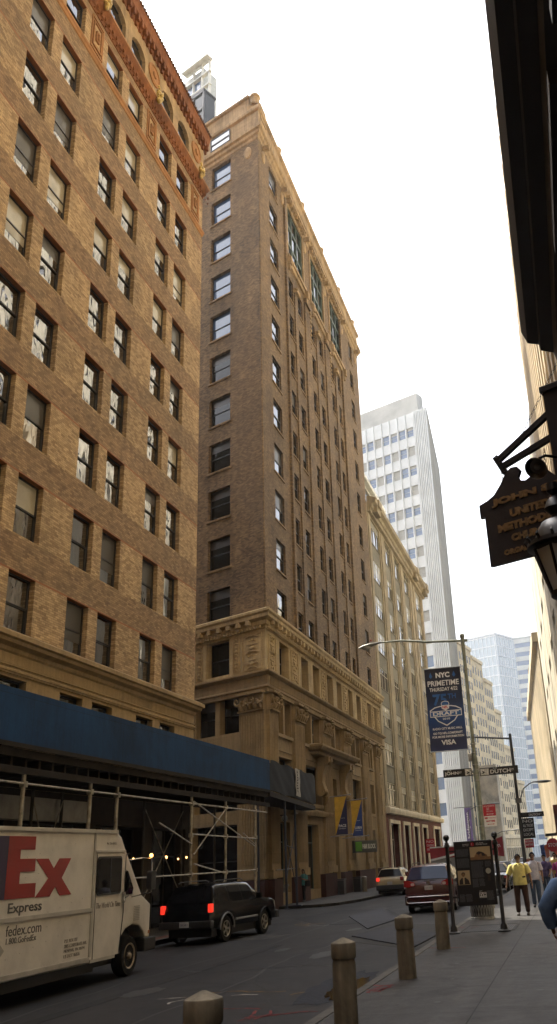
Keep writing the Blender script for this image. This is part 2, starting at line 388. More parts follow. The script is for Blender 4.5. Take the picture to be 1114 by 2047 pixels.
MB().prism([(WX-.62, 8), (WX-70, 8), (WX-70, 36.7), (WX-.62, 36.7)], 0, 42.0, 'z').build('side_walls', MATS['brick_reveal'], B1)
MB().box(WX-.62, WX, 36.69, 36.7, 0, 42.0).build('corner_edge', MATS['brick_reveal'], B1)
pth = [(WX, 8), (WX, 36.7), (WX-40, 36.7)]
# string course, main red cornice with egg-and-dart lumps, stone belt, base cornice
sweep_part('string_course', B1, pth, [(0, 34.62), (.04, 34.66), (.06, 34.78), (.10, 34.86), (.10, 34.96), (.04, 35.02), (0, 35.06)], MATS['terracotta_orange'])
cm = MB(); cm.sweep(pth, [(0, 37.30), (.04, 37.32), (.06, 37.50), (.13, 37.56), (.15, 37.76), (.22, 37.86), (.27, 38.0), (.27, 38.14), (.08, 38.24), (0, 38.28)], True)
y = 8.2
while y < 37.2:
    cm.ball((WX+.15, y, 37.64), .085, 6, (.7, .9, 1.2)); cm.ball((WX+.07, y+.17, 37.42), .06, 5); y += .34
cm.build('cornice', MATS['terracotta_red'], B1, smooth=40)
sweep_part('cornice_lip', B1, pth, [(.272, 38.03), (.30, 38.04), (.30, 38.15), (.10, 38.28)], MATS['terracotta_orange'])
em = MB(); em.sweep(pth, [(0, 40.80), (.03, 40.84), (.05, 41.2), (.25, 41.34), (.28, 41.7), (.33, 41.95), (.1, 42.2), (0, 42.2)], True)
y = 8.2
while y < 36.9: em.box(WX+.02, WX+.24, y, y+.17, 40.95, 41.33); em.box(WX+.01, WX+.12, y+.02, y+.15, 40.70, 40.94); y += .42
em.build('eave', MATS['terracotta_red'], B1)
tl = MB(); y = 8.0
while y < 36.9: tl.tube([(WX+.38, y+.11, 42.0), (WX-1.4, y+.11, 42.8)], .085, 7); y += .2
tl.build('roof_tiles', MATS['roof_tile'], B1)
MB().prism([(WX+.32, 41.93), (WX-1.5, 42.73), (WX-1.5, 42.0), (WX+.1, 41.9)], 8, 36.9, 'y').build('roof', MATS['roof_tile'], B1)
def frame_mb(cx, cz, w, h, t, d0, d1):
    b = MB()
    for x0, x1, z0, z1 in ((-w, w, h-t, h), (-w, w, -h, -h+t), (-w, -w+t, -h+t, h-t), (w-t, w, -h+t, h-t)): b.box(cx+x0, cx+x1, -d1, d0, cz+z0, cz+z1)
    return b
for yc in (24.86, 30.24, 35.65):
    b = MB()
    for w, h, d in ((.50, .92, .05), (.36, .70, .07), (.13, .28, .09)):
        q = frame_mb(0, 0, w, h, .06, .01, d); b.add(q.v, q.f)
    b.build('diamond_panel', MATS['terracotta_orange'], B1, F1 @ T(yc, 0, 36.1))
    MB().lathe([(.62, 0), (.62, .06), (.5, .10), (.46, .04), (.2, .04), (.17, .12), (.01, .12)], 24, axis='y').xf(Matrix.Scale(-1, 4, (0, 1, 0))).build('roundel', MATS['terracotta_orange'], B1, F1 @ T(yc, 0, 39.75))
    g = MB()
    for i in range(26):
        a, b_ = random.random()*6.3, random.random(); g.ball((.24*math.cos(a)*b_, -.30-.12*random.random(), .38*math.sin(a)*b_), .07+.05*random.random(), 6)
    for s in (-1, 1): g.ball((s*.17, -.38, .12), .10, 7); g.tube([(s*.12, -.43, .25), (s*.25, -.43, .42), (s*.33, -.38, .30)], [.05, .045, .02], 6)
    g.ball((0, -.46, -.02), .13, 8); g.ball((0, -.36, -.3), .15, 8, (.8, .8, 1.5))
    g.build('lion_mask', MATS['gilt'], B1, F1 @ T(yc, 0, 38.25), smooth=60)
# stone base
H1b = [(a, c, 5.6, 7.7) for a, c in cols1]
wall_mb(8, 36.7, 4.6, 8.5, H1b, .3).build('base_wall', MATS['limestone_smooth'], B1, F1)
for a, c, d, e in H1b:
    if c > 19.5: window(B1, F1, a, c, d, e, .3, name='base_window', blind=0)
sweep_part('base_cornice', B1, pth, [(0, 8.40), (.05, 8.45), (.08, 8.56), (.25, 8.64), (.28, 8.74), (.36, 8.78), (.36, 8.92), (.1, 9.06), (0, 9.08)], MATS['limestone_smooth'])
sweep_part('belt_course', B1, pth, [(0, 7.80), (.05, 7.80), (.05, 7.86), (.08, 7.86), (.08, 7.93), (.02, 7.97), (0, 7.97)], MATS['limestone_smooth'])
sweep_part('belt_course', B1, pth, [(0, 8.03), (.04, 8.03), (.04, 8.07), (0, 8.09)], MATS['limestone_smooth'])
# dark shopfront under the shed
SH = [(9, 14.2, .5, 3.7), (14.9, 18.9, .5, 3.7), (19.6, 23.4, .5, 3.7), (24.1, 27.9, .5, 3.7), (28.6, 32.2, .5, 3.7), (32.9, 36.0, .1, 3.7)]
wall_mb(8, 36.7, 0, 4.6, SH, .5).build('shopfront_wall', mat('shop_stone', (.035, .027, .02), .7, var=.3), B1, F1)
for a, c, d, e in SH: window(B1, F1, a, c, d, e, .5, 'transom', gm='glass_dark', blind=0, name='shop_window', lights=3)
MB().box(20.2, 27.6, -.35, -.02, 3.72, 4.35).build('sign_fascia', mat('fascia_grey', (.34, .33, .30), .5, var=.2), B1, F1)
lampm = emitmat('lamp_warm', (1, .50, .16), 1.6)
for yy, zz, s in ((29.7, 2.55, 1), (30.6, 2.6, .45), (33.3, 2.62, .9), (34.4, 2.55, .5), (35.2, 2.6, .6), (24.9, 2.6, .5)):
    L = thing('wall_lamp', {29.7: 'largest lit globe lamp on the dark shopfront behind the scaffold', 30.6: 'small lit globe lamp just right of the largest shopfront lamp', 33.3: 'bright lit globe lamp on the shopfront seen left of the right-hand scaffold bracing', 34.4: 'small lit globe lamp between two brighter ones on the shopfront', 35.2: 'lit globe lamp nearest the far corner of the shopfront', 24.9: 'small lit globe lamp on the shopfront behind the parcel van roof'}[yy], 'wall lamp', T(WX, yy, zz), 'lit lamps on the dark shopfront')
    MB().ball((.42, 0, 0), .05*s+.012, 8).build('globe', lampm, L, local=True, smooth=60)
    MB().tube([(.0, 0, .1), (.25, 0, .22), (.42, 0, .05+.07*s)], .012, 6).build('bracket', MATS['win_black'], L, local=True)

# ================================================================ BUILDING 2 : corner office tower
B2 = thing('corner_office_building', 'tall brown brick corner building with carved capitals below and green arched windows at the top', 'building', T(WX, 46.65, 0))
Y0, Y1 = 46.65, 78.3
TH = .3987; ul = Vector((math.cos(TH), -math.sin(TH)))
Fs = F((WX, Y0, 0), (0, 1)); Fl = F((WX, Y0, 0), ul)
LL = 60.0
pl = (WX-ul.x*LL, Y0-ul.y*LL); path2 = [pl, (WX, Y0), (WX, Y1), (WX-2, Y1)]
MB().prism([(WX-.8, Y0+1.0), (pl[0]+.3, pl[1]+.85), (pl[0]-3, Y1), (WX-.8, Y1)], 0, 52.3, 'z').build('core', MATS['dark_core'], B2)
MB().box(WX-.8, WX, Y1-.01, Y1, 0, 53.9).build('far_wall', MATS['brick_tan'], B2)
tops2 = [17.75+3.335*k for k in range(11)]
HS = []; HL = []
c1 = (2.42, 4.3); cf = (27.6, 29.05)
prs = [(6.75, 8.0), (9.1, 10.55), (13.05, 14.2), (15.45, 16.85), (19.5, 20.6), (21.75, 23.05)]
for i, z in enumerate(tops2):
    HS += [(c1[0], c1[1], z-2.05, z), (cf[0], cf[1], z-2.05, z)]
    if i < 9: HS += [(a, c, z-.3-1.95, z-.3) for a, c in prs]
    HL.append((-4.67, -2.75, z-1.95, z+.1))
bigs = [(6.75, 11.0), (13.3, 17.4), (19.7, 23.9)]
HS += [(a, c, 46.2, 51.0) for a, c in bigs]
wall_mb(0, Y1-Y0, 15.4, 51.6, HS, .20).build('wall', MATS['brick_tan'], B2, Fs)
wall_mb(-LL, 0, 15.4, 51.6, HL, .30).build('wall', MATS['brick_tan'], B2, Fl)
for a, c, d, e in HS:
    if e-d < 3: window(B2, Fs, a, c, d, e, .20, sill=.1)
for i, (a, c, d, e) in enumerate(HL): window(B2, Fl, a, c, d, e, .30, sill=.1, blind=0 if i > 5 else 3, gm='glass_blue' if i > 5 else 'glass_dim')  # sky reflection put into the pane colour: upper rows bluer, lower rows dimmer
# arched triple windows
for a, c in bigs:
    w = c-a; g = MB(); z0, z1 = 46.2, 51.0
    for i in range(4): x = i*(w-.16)/3; g.box(x, x+.16, -.16, 0, 0, z1-z0)
    for zz in (0, 1.35, 1.5, 3.1, 3.25, z1-z0-.14): g.box(.16, w-.16, -.13, -.01, zz, zz+.12)
    for s in (0, 1):       # curved upper corners
        P = [(0, z1-z0), (0, z1-z0-.8)]+[(.8-.8*math.cos(PI/2*t/5), z1-z0-.8+.8*math.sin(PI/2*t/5)) for t in range(6)]
        if s: P = [(w-x, zz) for x, zz in P]
        g.prism(P, -.20, -.01)
    q = g.build('arched_window', MATS['win_green'], B2, Fs @ T(a, .20, z0))
    p = MB()
    for i in range(3): x = i*(w-.16)/3+.1; p.quad((x, -.05, .1), (x+(w-.16)/3, -.05, .1), (x+(w-.16)/3, -.05, 4.7), (x, -.05, 4.7))
    p.build('pane', MATS['glass'], q, local=True, fixn=False)
    s = MB()                         # surround and bracketed sill
    s.box(a-.22, a-.002, -.10, .0, 45.9, 51.2).box(c+.002, c+.22, -.10, .0, 45.9, 51.2).box(a-.22, c+.22, -.10, 0, 51.004, 51.35)
    s.box(a-.45, c+.45, -.28, 0, 45.6, 45.86).box(a-.35, c+.35, -.16, 0, 45.2, 45.598)
    for xx in (a-.4, c+.05): s.box(xx, xx+.35, -.42, 0, 44.9, 45.595).box(xx+.06, xx+.29, -.30, 0, 44.45, 44.9)
    s.build('window_surround', MATS['terracotta_pale'], B2, Fs)
# piers and mullions
for a, c in ((11.0, 12.65), (17.3, 19.1)): MB().box(a, c, -.12, -.0, 15.5, 44.4).box(a-.05, c+.05, -.26, 0, 44.4, 44.9).build('pier', MATS['brick_tan'], B2, Fs)
for a, c in ((5.9, 6.3), (23.5, 23.9)): MB().box(a, c, -.16, 0, 15.5, 51).build('pier', MATS['brick_tan'], B2, Fs)
for a, c in ((8.18, 8.93), (14.38, 15.25), (20.78, 21.6)):
    m = MB().box(a, c, -.10, 0, 15.5, 43.5); m.mi = 1; m.box(a-.06, c+.06, -.30, 0, 43.5, 43.9).ball((a, -.25, 43.75), .14, 6).ball((c, -.25, 43.75), .14, 6)
    m.build('mullion_pier', [MATS['brick_tan'], MATS['terracotta_pale']], B2, Fs)
for a in (11.7, 18.1):
    m = MB()
    for k in range(9): m.ball((a+.12, -.32, 43.9-k*.42), .16-.008*k, 6, (1, .6, 1.2))
    m.build('garland', MATS['terracotta_pale'], B2, Fs, smooth=50)
# corner bead
m = MB(); m.tube([(WX+.02, Y0-.02, 15.5), (WX+.02, Y0-.02, 50.2)], .07, 8); m.build('corner_bead', MATS['brick_tan'], B2, smooth=60)
# top: frieze, cornice, parapet with urns
sweep_part('frieze', B2, path2, [(0, 49.9+.1), (.04, 50.0), (.05, 50.3), (.12, 50.35), (0.1, 50.9), (0, 51.0)], MATS['terracotta_pale']) if False else None
tc2 = MB(); tc2.sweep(path2, [(0, 51.45), (.05, 51.5), (.08, 51.72), (.20, 51.84), (.24, 52.05), (.38, 52.15), (.40, 52.42), (.2, 52.6), (0, 52.6)], True)
tc2.build('cornice', MATS['terracotta_pale'], B2)
par = MB(); par.sweep(path2, [(-.4, 52.5), (.10, 52.5), (.10, 54.0), (.26, 54.1), (.30, 54.32), (.18, 54.5), (-.4, 54.5)], True)
par.build('parapet', MATS['terracotta_pale'], B2)
HP = [(-4.65, -2.65, 52.98, 54.0)]
window(B2, Fl, -4.65, -2.65, 52.75, 53.9, -.14, blind=0, name='attic_window')
par2 = MB(); par2.sweep([pl, (WX-ul.x*.9, Y0-ul.y*.9)], [(-.5, 54.5), (-.1, 54.5), (-.1, 56.0), (.06, 56.1), (.06, 56.3), (-.5, 56.3)], True); par2.build('parapet', MATS['terracotta_pale'], B2)
for yy in (0.0, 5.3, 11.9, 18.2, 24.6, 30.6):
    u = MB(); r = .40 if yy == 0 else .32; hh = 1.15 if yy == 0 else .95
    u.lathe([(r*.9, 0), (r, .1), (r*.85, .2), (r*.85, hh*.6), (r*1.05, hh*.68), (r*1.05, hh*.8), (r*.85, hh*.92), (r*.4, hh)], 14)
    if yy: u.box(-.35, .25, -.55, .55, -.9, .05)
    else: u.box(-.6, .5, -.2, 1.1, -1.4, .05)
    u.build('finial', MATS['terracotta_pale'], B2, T(WX+(-.15 if yy else -.35), Y0+yy+(.45 if yy == 0 else 0), 54.5+(.6 if yy == 0 else .1)), smooth=40)
for yy in (1.1, 5.6, 11.8, 18.2, 24.7, 30.4):      # shields and brackets under the cornice
    m = MB().lathe([(.36, 0), (.36, .05), (.28, .10), (.01, .14)], 14, axis='y').xf(Matrix.Scale(-1, 4, (0, 1, 0)) @ Matrix.Scale(1.5, 4, (0, 0, 1)))
    m.box(-.12, .12, -.5, 0, .62, 1.0); m.build('cartouche', MATS['terracotta_pale'], B2, Fs @ T(yy, 0, 50.6))
for xx in (-1.0, -8.0): MB().lathe([(.36, 0), (.36, .05), (.28, .10), (.01, .14)], 14, axis='y').xf(Matrix.Scale(-1, 4, (0, 1, 0)) @ Matrix.Scale(1.5, 4, (0, 0, 1))).build('cartouche', MATS['terracotta_pale'], B2, Fl @ T(xx, 0, 50.6))
for a, c in bigs:      # bracketed hoods above the arched windows
    m = MB().box(a-.1, c+.2, -.42, -.0, 51.55, 51.8)
    x = a
    while x < c: m.box(x, x+.2, -.34, 0, 51.2, 51.55); x += .5
    m.build('hood', MATS['terracotta_pale'], B2, Fs)
# lower cornice with modillions and dentils
lc = MB(); lc.sweep(path2, [(0, 14.70), (.04, 14.74), (.06, 14.90), (.14, 14.94), (.16, 15.18), (.38, 15.30), (.40, 15.50), (.47, 15.60), (.47, 15.74), (.1, 15.92), (0, 15.94)], True)
def along(fr, x0, x1, st, fn):
    x = x0
    while x < x1: fn(fr, x); x += st
def modil(fr, x):
    q = MB().box(x, x+.26, -.36, -.12, 15.02, 15.29).xf(fr); lc.add(q.v, q.f)
def dent(fr, x):
    q = MB().box(x, x+.13, -.19, -.05, 14.76, 14.92).xf(fr); lc.add(q.v, q.f)
along(Fs, .5, Y1-Y0, .78, modil); along(Fl, -9, -.6, .78, modil); along(Fs, .1, Y1-Y0, .24, dent); along(Fl, -9, -.2, .24, dent)
lc.build('base_cornice', MATS['limestone_tan'], B2)
# carved storey
W4 = [(2.6, 4.45), (7.15, 8.75), (9.85, 11.55), (13.5, 15.2), (16.25, 17.75), (19.85, 21.3), (22.6, 24.2), (26.6, 28.2), (29.4, 30.5)]
H4 = [(a, c, 12.5, 14.5) for a, c in W4]
wall_mb(0, Y1-Y0, 12.2, 14.7, H4, .55).build('carved_wall', MATS['limestone_tan'], B2, Fs)
H4l = [(-4.7, -2.8, 12.52, 14.6)]
wall_mb(-LL, 0, 12.2, 14.7, H4l, .55).build('carved_wall', MATS['limestone_tan'], B2, Fl)
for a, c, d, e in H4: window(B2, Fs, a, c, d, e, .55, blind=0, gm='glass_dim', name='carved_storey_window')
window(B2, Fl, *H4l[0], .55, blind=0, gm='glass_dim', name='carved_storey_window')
def relief(seed, w, h):
    rg = random.Random(seed); b = MB()
    fr = frame_mb(0, 0, w/2, h/2, .035, .01, .045); b.add(fr.v, fr.f); n = max(4, int(h/.22))
    for i in range(n):
        z = -h/2+.14+(h-.26)*i/(n-1); ww = w*.36*(.45+.55*abs(math.sin(i*1.9+seed)))
        k = i % 4
        if k == 0: b.tube([(-ww, -.03, z-.05), (-ww*.4, -.06, z+.04), (ww*.4, -.06, z+.04), (ww, -.03, z-.05)], .035, 5)
        elif k == 1: b.ball((0, -.02, z), min(.13, w*.2), 7, (1.1, .5, 1.)); [b.tube([(s*.1, -.03, z), (s*ww*.8, -.06, z+.05), (s*ww, -.04, z-.07)], [.03, .03, .012], 5) for s in (-1, 1)]
        elif k == 2: b.box(-ww*.8, ww*.8, -.05, .01, z-.03, z+.03)
        else: [b.ball((s*ww*.6, -.02, z), .06, 6, (1, .6, 1)) for s in (-1, 1)]; b.ball((0, -.02, z+.03), .07, 6)
    return b
for i, (xc, w) in enumerate(((1.15, 1.35), (5.6, 1.5), (12.5, 1.2), (18.8, 1.3), (25.4, 1.5), (28.8, .8), (31.05, .8))):
    relief(i, w, 2.0).build('relief_panel', MATS['limestone_tan'], B2, Fs @ T(xc, 0, 13.5), smooth=45)
for i, (xc, w) in enumerate(((-1.0, 1.5), (-2.25, .5), (-5.25, .5))): relief(i+9, w, 2.05).build('relief_panel', MATS['limestone_tan'], B2, Fl @ T(xc, 0, 13.5), smooth=45)
# entablature
sweep_part('entablature', B2, path2, [(0, 11.05), (.18, 11.08), (.18, 11.30), (.26, 11.34), (.26, 11.42), (.20, 11.46), (.20, 12.0), (.30, 12.04), (.42, 12.16), (.42, 12.24), (.1, 12.32), (0, 12.32)], MATS['limestone_smooth'])
fl = MB(); along(Fs, .2, 30.8, .2, lambda fr, x: (lambda q: fl.add(q.v, q.f))(MB().box(x, x+.10, -.245, -.19, 11.5, 11.97).xf(fr)))
fl.build('fluted_frieze', MATS['limestone_smooth'], B2)
# giant order storeys
BAYS = [(1.75, 4.55), (7.0, 11.0), (13.4, 16.6), (19.9, 22.7), (25.5, 27.4), (29.4, 30.6)]
H3 = [(a, c, 9.05, 11.0) for a, c in BAYS]; H2 = [(a, c, 5.55, 7.8) for i, (a, c) in enumerate(BAYS) if i not in (2,)]
HG = [(1.4, 3.9, .7, 4.32), (6.7, 9.9, .65, 4.32), (13.0, 15.0, .15, 7.4), (17.2, 19.4, .15, 4.4), (24.9, 27.0, .7, 4.3), (28.6, 30.4, .7, 4.3)]
wall_mb(0, Y1-Y0, 0, 12.2, H3+H2+HG, .5).build('base_wall', MATS['limestone_smooth'], B2, Fs)
HL3 = [(-5.5, -3.9, 9.15, 11.2), (-3.55, -2.02, 9.15, 11.2), (-5.5, -2.2, 5.0, 8.0), (-5.6, -2.2, .6, 4.3)]
wall_mb(-LL, 0, 0, 12.2, HL3, .5).build('base_wall', MATS['limestone_smooth'], B2, Fl)
for a, c, d, e in H3+H2: window(B2, Fs, a, c, d, e, .5, 'sash', blind=random.choice((0, 0, 1)), name='base_window', lights=2 if c-a > 1.5 else 1)
for a, c, d, e in HG: window(B2, Fs, a, c, d, e, .5, 'transom', fm='win_green', gm='glass_dark', blind=0, name='shop_window', lights=2)
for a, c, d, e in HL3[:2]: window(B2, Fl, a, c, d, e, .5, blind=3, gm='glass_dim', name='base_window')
for a, c, d, e in HL3[2:]: window(B2, Fl, a, c, d, e, .5, gm='glass_dark', blind=0, name='base_window')
for a, c in [b[:2] for b in BAYS]:      # stone mullions and panels between storeys
    m = MB()
    if c-a > 1.5:
        m.box((a+c)/2-.14, (a+c)/2+.14, -.02, .46, 9.05, 11.0)
        m.build('window_mullion', MATS['limestone_smooth'], B2, Fs)
    for q_ in ((a-.02, c+.02, -.14, 0, 8.86, 9.05), (a+.05, c-.05, -.05, 0, 8.1, 8.6), (a-.05, c+.05, -.10, 0, 5.3, 5.53)): MB().box(*q_).build('window_sill', MATS['limestone_smooth'], B2, Fs)
PIL = [(.0, 1.5), (4.75, 6.75), (11.1, 13.2), (16.9, 18.9), (23.0, 25.0), (28.0, 29.2)]
def capital_mb(w):
    b = MB(); b.box(-.08, w+.08, -.5, 0, .82, .95); b.box(.02, w-.02, -.26, 0, 0, .8); b.box(-.04, w+.04, -.32, 0, -.09, 0)
    def vol(x, s, z, r):
        P = []
        for k in range(11):
            a = -PI/2+k*.62; rr = r*(1-k/13); P.append((x+s*rr*math.cos(a)*.9, -.42, z+rr*math.sin(a)))
        b.tube([(x-s*r*1.6, -.25, z-.5), (x-s*r, -.36, z-.15)]+P, [.05, .06]+[.065-.004*k for k in range(11)], 6)
    for x, s in ((.0, -1), (w, 1), (w*.4, -1), (w*.6, 1)): vol(x, s, .52, .2)
    n = max(3, int(w/.35))
    for k in range(n):
        x = w*(k+.5)/n; b.tube([(x, -.24, 0), (x, -.34, .18), (x, -.44, .30), (x, -.42, .22)], [.11, .12, .09, .03], 6)
        b.tube([(x+w/n/2, -.24, .2), (x+w/n/2, -.34, .45), (x+w/n/2, -.46, .52)], [.10, .09, .03], 6) if k < n-1 else None
    b.ball((w/2, -.5, .85), .12, 6)
    return b
for i, (a, c) in enumerate(PIL):
    m = MB(); m.box(a, c, -.20, -.0, 1.9, 10.2).box(a-.07, c+.07, -.28, 0, 1.5, 1.9)
    x = a+.12
    while x < c-.1: m.box(x, x+.09, -.235, -.198, 2.2, 9.9); x += .19
    m.build('pilaster', MATS['limestone_smooth'], B2, Fs)
    capital_mb(c-a).build('capital', MATS['limestone_smooth'], B2, Fs @ T(a, 0, 10.2), smooth=40)
m = MB().box(-1.85, .0, -.20, 0, 1.9, 10.2).box(-1.92, 0, -.28, 0, 1.5, 1.9); x = -1.75
while x < -.05: m.box(x, x+.09, -.235, -.198, 2.2, 9.9); x += .19
m.build('pilaster', MATS['limestone_smooth'], B2, Fl)
capital_mb(1.85).build('capital', MATS['limestone_smooth'], B2, Fl @ T(-1.85, 0, 10.2), smooth=40)
for a, c in ((0, 1.4), (3.95, 6.6), (10.0, 12.9), (15.1, 17.1), (19.5, 24.8), (27.1, 28.5), (30.5, 31.6)): MB().box(a, c, -.32, 0, 0, 1.45).build('granite_base', MATS['granite_dark'], B2, Fs)
MB().box(-2.1, .0, -.32, 0, 0, 1.45).build('granite_base', MATS['granite_dark'], B2, Fl)
sweep_part('ground_belt', B2, [(WX, Y0+4.0), (WX, Y0+12.8)], [(0, 4.75), (.2, 4.8), (.26, 5.0), (.26, 5.1), (0, 5.2)], MATS['limestone_smooth'])
# entrance hood on scrolled consoles
hd = MB(); hd.sweep([(WX-.1, Y0+9.0), (WX+.02, Y0+9.0), (WX+.02, Y0+17.4), (WX-.1, Y0+17.4)], [(0, 8.42), (.0, 8.40), (.55, 8.5), (.60, 8.66), (.82, 8.74), (.95, 8.95), (.95, 9.06), (.2, 9.2), (0, 9.2)], True)
hd.build('entrance_hood', MATS['limestone_smooth'], B2)
for xx in (9.9, 15.9):
    P = [(-.05, 2.35), (.85, 2.35), (.82, 2.0), (.60, 1.75), (.42, 1.3), (.36, .8), (.46, .45), (.55, .2), (.45, .0), (.2, -.08), (-.05, .1)]
    m = MB().prism([(-a, z) for a, z in P], 0, .75, 'x'); m.ball((.38, -.42, .18), .22, 8, (1.9, 1, 1)); m.ball((.38, -.72, 2.05), .2, 8, (1.9, 1, 1)); m.box(.22, .53, -.98, .0, 2.0, 2.3)
    m.tube([(.38, -.5, -.1), (.38, -.48, -.45), (.38, -.4, -.6)], [.2, .14, .04], 8)
    m.build('console', MATS['limestone_smooth'], B2, Fs @ T(xx, 0, 6.1), smooth=40)

# ================================================================ BUILDING 3 : limestone loft
B3 = thing('limestone_loft_building', 'limestone loft building with vertical piers, grey spandrels and a red granite ground floor', 'building', T(WX, 80, 0))
F3 = F((WX, 0, 0), (0, 1)); E3 = 112.2
bays3 = [(80.0, 84.2), (86.8, 90.0), (92.1, 95.5), (98.0, 101.6), (106.3, 110.4)]
tz = [33.8, 29.65, 26.0, 22.45, 18.9, 15.4, 12.0, 8.5]; bz = [31.35, 27.6, 24.0, 20.4, 16.95, 13.5, 10.05, 6.5]
H = [(a, c, z, y_) for a, c in bays3 for z, y_ in zip(bz, tz)]
b = wall_mb(78.31, E3, 5.95, 35.0, [(a, c, 6.5, 33.8) for a, c in bays3], .34); b.build('wall', MATS['limestone_grey'], B3, F3)
for a, c in bays3:
    for i in range(7): MB().box(a+.003, c-.003, .10, .33, tz[i+1]+.04, bz[i]-.10).box(a+.003, c-.003, .04, .33, bz[i]-.10, bz[i]).build('spandrel', MATS['spandrel_grey'], B3, F3)
    MB().box(a, c, .30, .5, 33.8, 33.803).build('soffit', MATS['limestone_grey'], B3, F3)
for i, (a, c, d, e) in enumerate(H): window(B3, F3, a, c, d, e, .18, 'transom', fm='win_cream', gm='glass', bm_='blind_pale', blind=random.choice((0, 0, 1, 4, 3)), lights=3)
for a, c in ((78.45, 79.7), (84.6, 86.5), (90.4, 91.8), (95.8, 97.7), (102.1, 103.3), (104.4, 105.9), (110.7, 112.0)): MB().box(a+.1, c-.1, -.08, 0, 6.3, 33.9).build('pier', MATS['limestone_grey'], B3, F3)
p3 = [(WX, 78.5), (WX, E3), (WX-2, E3)]
sweep_part('cornice', B3, p3, [(0, 34.0), (.30, 34.05), (.34, 34.35), (.50, 34.45), (.54, 34.8), (.9, 34.95), (.95, 35.35), (.3, 35.6), (0, 35.6)], MATS['limestone_grey'])
for yy in (80.5, 103.8, 111.2): MB().box(yy-.9, yy+.9, -.85, 0, 34.2, 35.75).box(yy-.7, yy+.7, -1.05, 0, 34.9, 35.6).build('cornice_block', MATS['limestone_grey'], B3, F3)
sweep_part('belt_course', B3, p3, [(0, 5.75), (.3, 5.8), (.36, 6.05), (.36, 6.25), (0, 6.4)], MATS['limestone_white'])
g3 = [(79.7, 84.2), (86.3, 89.6), (91.7, 94.9), (97.2, 100.6), (105.4, 110.2)]
wall_mb(78.31, E3, 0, 5.8, [(a, c, .3, 5.0) for a, c in g3], .6).build('ground_wall', MATS['granite_red'], B3, F3)
for a, c in g3:
    MB().box(a-.16, a+.24, -.12, .04, .3, 5.0).box(c-.24, c+.16, -.12, .04, .3, 5.0).box(a-.16, c+.16, -.14, .04, 5.0, 5.3).build('door_surround', MATS['limestone_white'], B3, F3)
    window(B3, F3, a+.28, c-.28, .3, 5.0, .55, 'transom', fm='win_cream', gm='glass_dark', blind=0, name='shop_window', lights=2)
MB().prism([(WX-.7, 78.32), (WX-14, 78.32), (WX-14, E3), (WX-.7, E3)], 0, 35.2, 'z').build('core', MATS['limestone_grey'], B3)
MB().box(WX-.7, WX-.002, E3-.01, E3, 0, 35.2).build('far_wall', MATS['limestone_grey'], B3)
# glazed penthouse on its roof
PH = thing('roof_penthouse', 'white penthouse with a glass front standing on the roof of the limestone loft building', 'penthouse', T(WX-2, 84, 35.2))
MB().box(WX-8, WX-.9, 79.0, 90, 35.21, 38.6).build('wall', mat('white_render', (.62, .62, .58), .6, var=.15), PH)
MB().box(WX-8, WX-.4, 79.0, 91.5, 38.6, 39.0).build('roof', MATS['white_render'], PH)
MB().box(WX-.9, WX-.86, 80, 89.5, 35.6, 38.3).build('window', MATS['glass_flat'], PH)

# ================================================================ white slab tower
S = 1.35
TW = thing('slab_tower', 'white aluminium slab tower with blue-tinted windows and a ribbed blank side wall', 'building', T(-14.6*S, 129*S, 0))
th = .39; ut = Vector((math.cos(th), -math.sin(th)))
FW = F((-14.6*S, 129*S, 0), ut)
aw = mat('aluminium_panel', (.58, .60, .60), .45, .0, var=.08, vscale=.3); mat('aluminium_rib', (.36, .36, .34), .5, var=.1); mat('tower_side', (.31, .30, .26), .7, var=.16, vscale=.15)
Ht = []; k = 0; ztop = 71.2*S
ws = []
for r in range(18):
    zt = (69.05-3.53*r)
    for ci in range(9):
        a = -4.15-1.63*ci; ws.append((a*S, (a+1.32)*S, (zt-1.72)*S+2.02*(1-S), zt*S+2.02*(1-S)))
wall_mb(-18.4*S, 0, 0, ztop, ws, .35).build('wall', aw, TW, FW)
for i, (a, c, d, e) in enumerate(ws[:99]): window(TW, FW, a, c, d, e, .3, 'sash', fm='win_grey', gm='glass_blue', bm_='blind_pale', blind=(i*5+i//9) % 2*0+(0 if (i+i//9) % 2 else random.choice((2, 2, 3))))
g = MB(); q = MB()
for i, (a, c, d, e) in enumerate(ws[99:]): q.quad((a, .3, d), (c, .3, d), (c, .3, e), (a, .3, e))
o = q.build('window', MATS['glass_blue'], TW, FW, fixn=False); o['kind'] = 'stuff'
ribs = MB()
for ci in range(10): x = (-4.3-1.63*ci+1.63)*S; ribs.box(x, x+.18, -.25, 0, 0, ztop)
for r in range(8): x = (-2.45+.33*r)*S; ribs.box(x, x+.2, -.3, 0, 0, ztop)
for r in range(19): ribs.box(-18*S, 0, -.03, 0, (71.2-1.0-3.53*r)*S, (71.2-.97-3.53*r)*S)
ribs.build('ribs', MATS['aluminium_panel'], TW, FW)
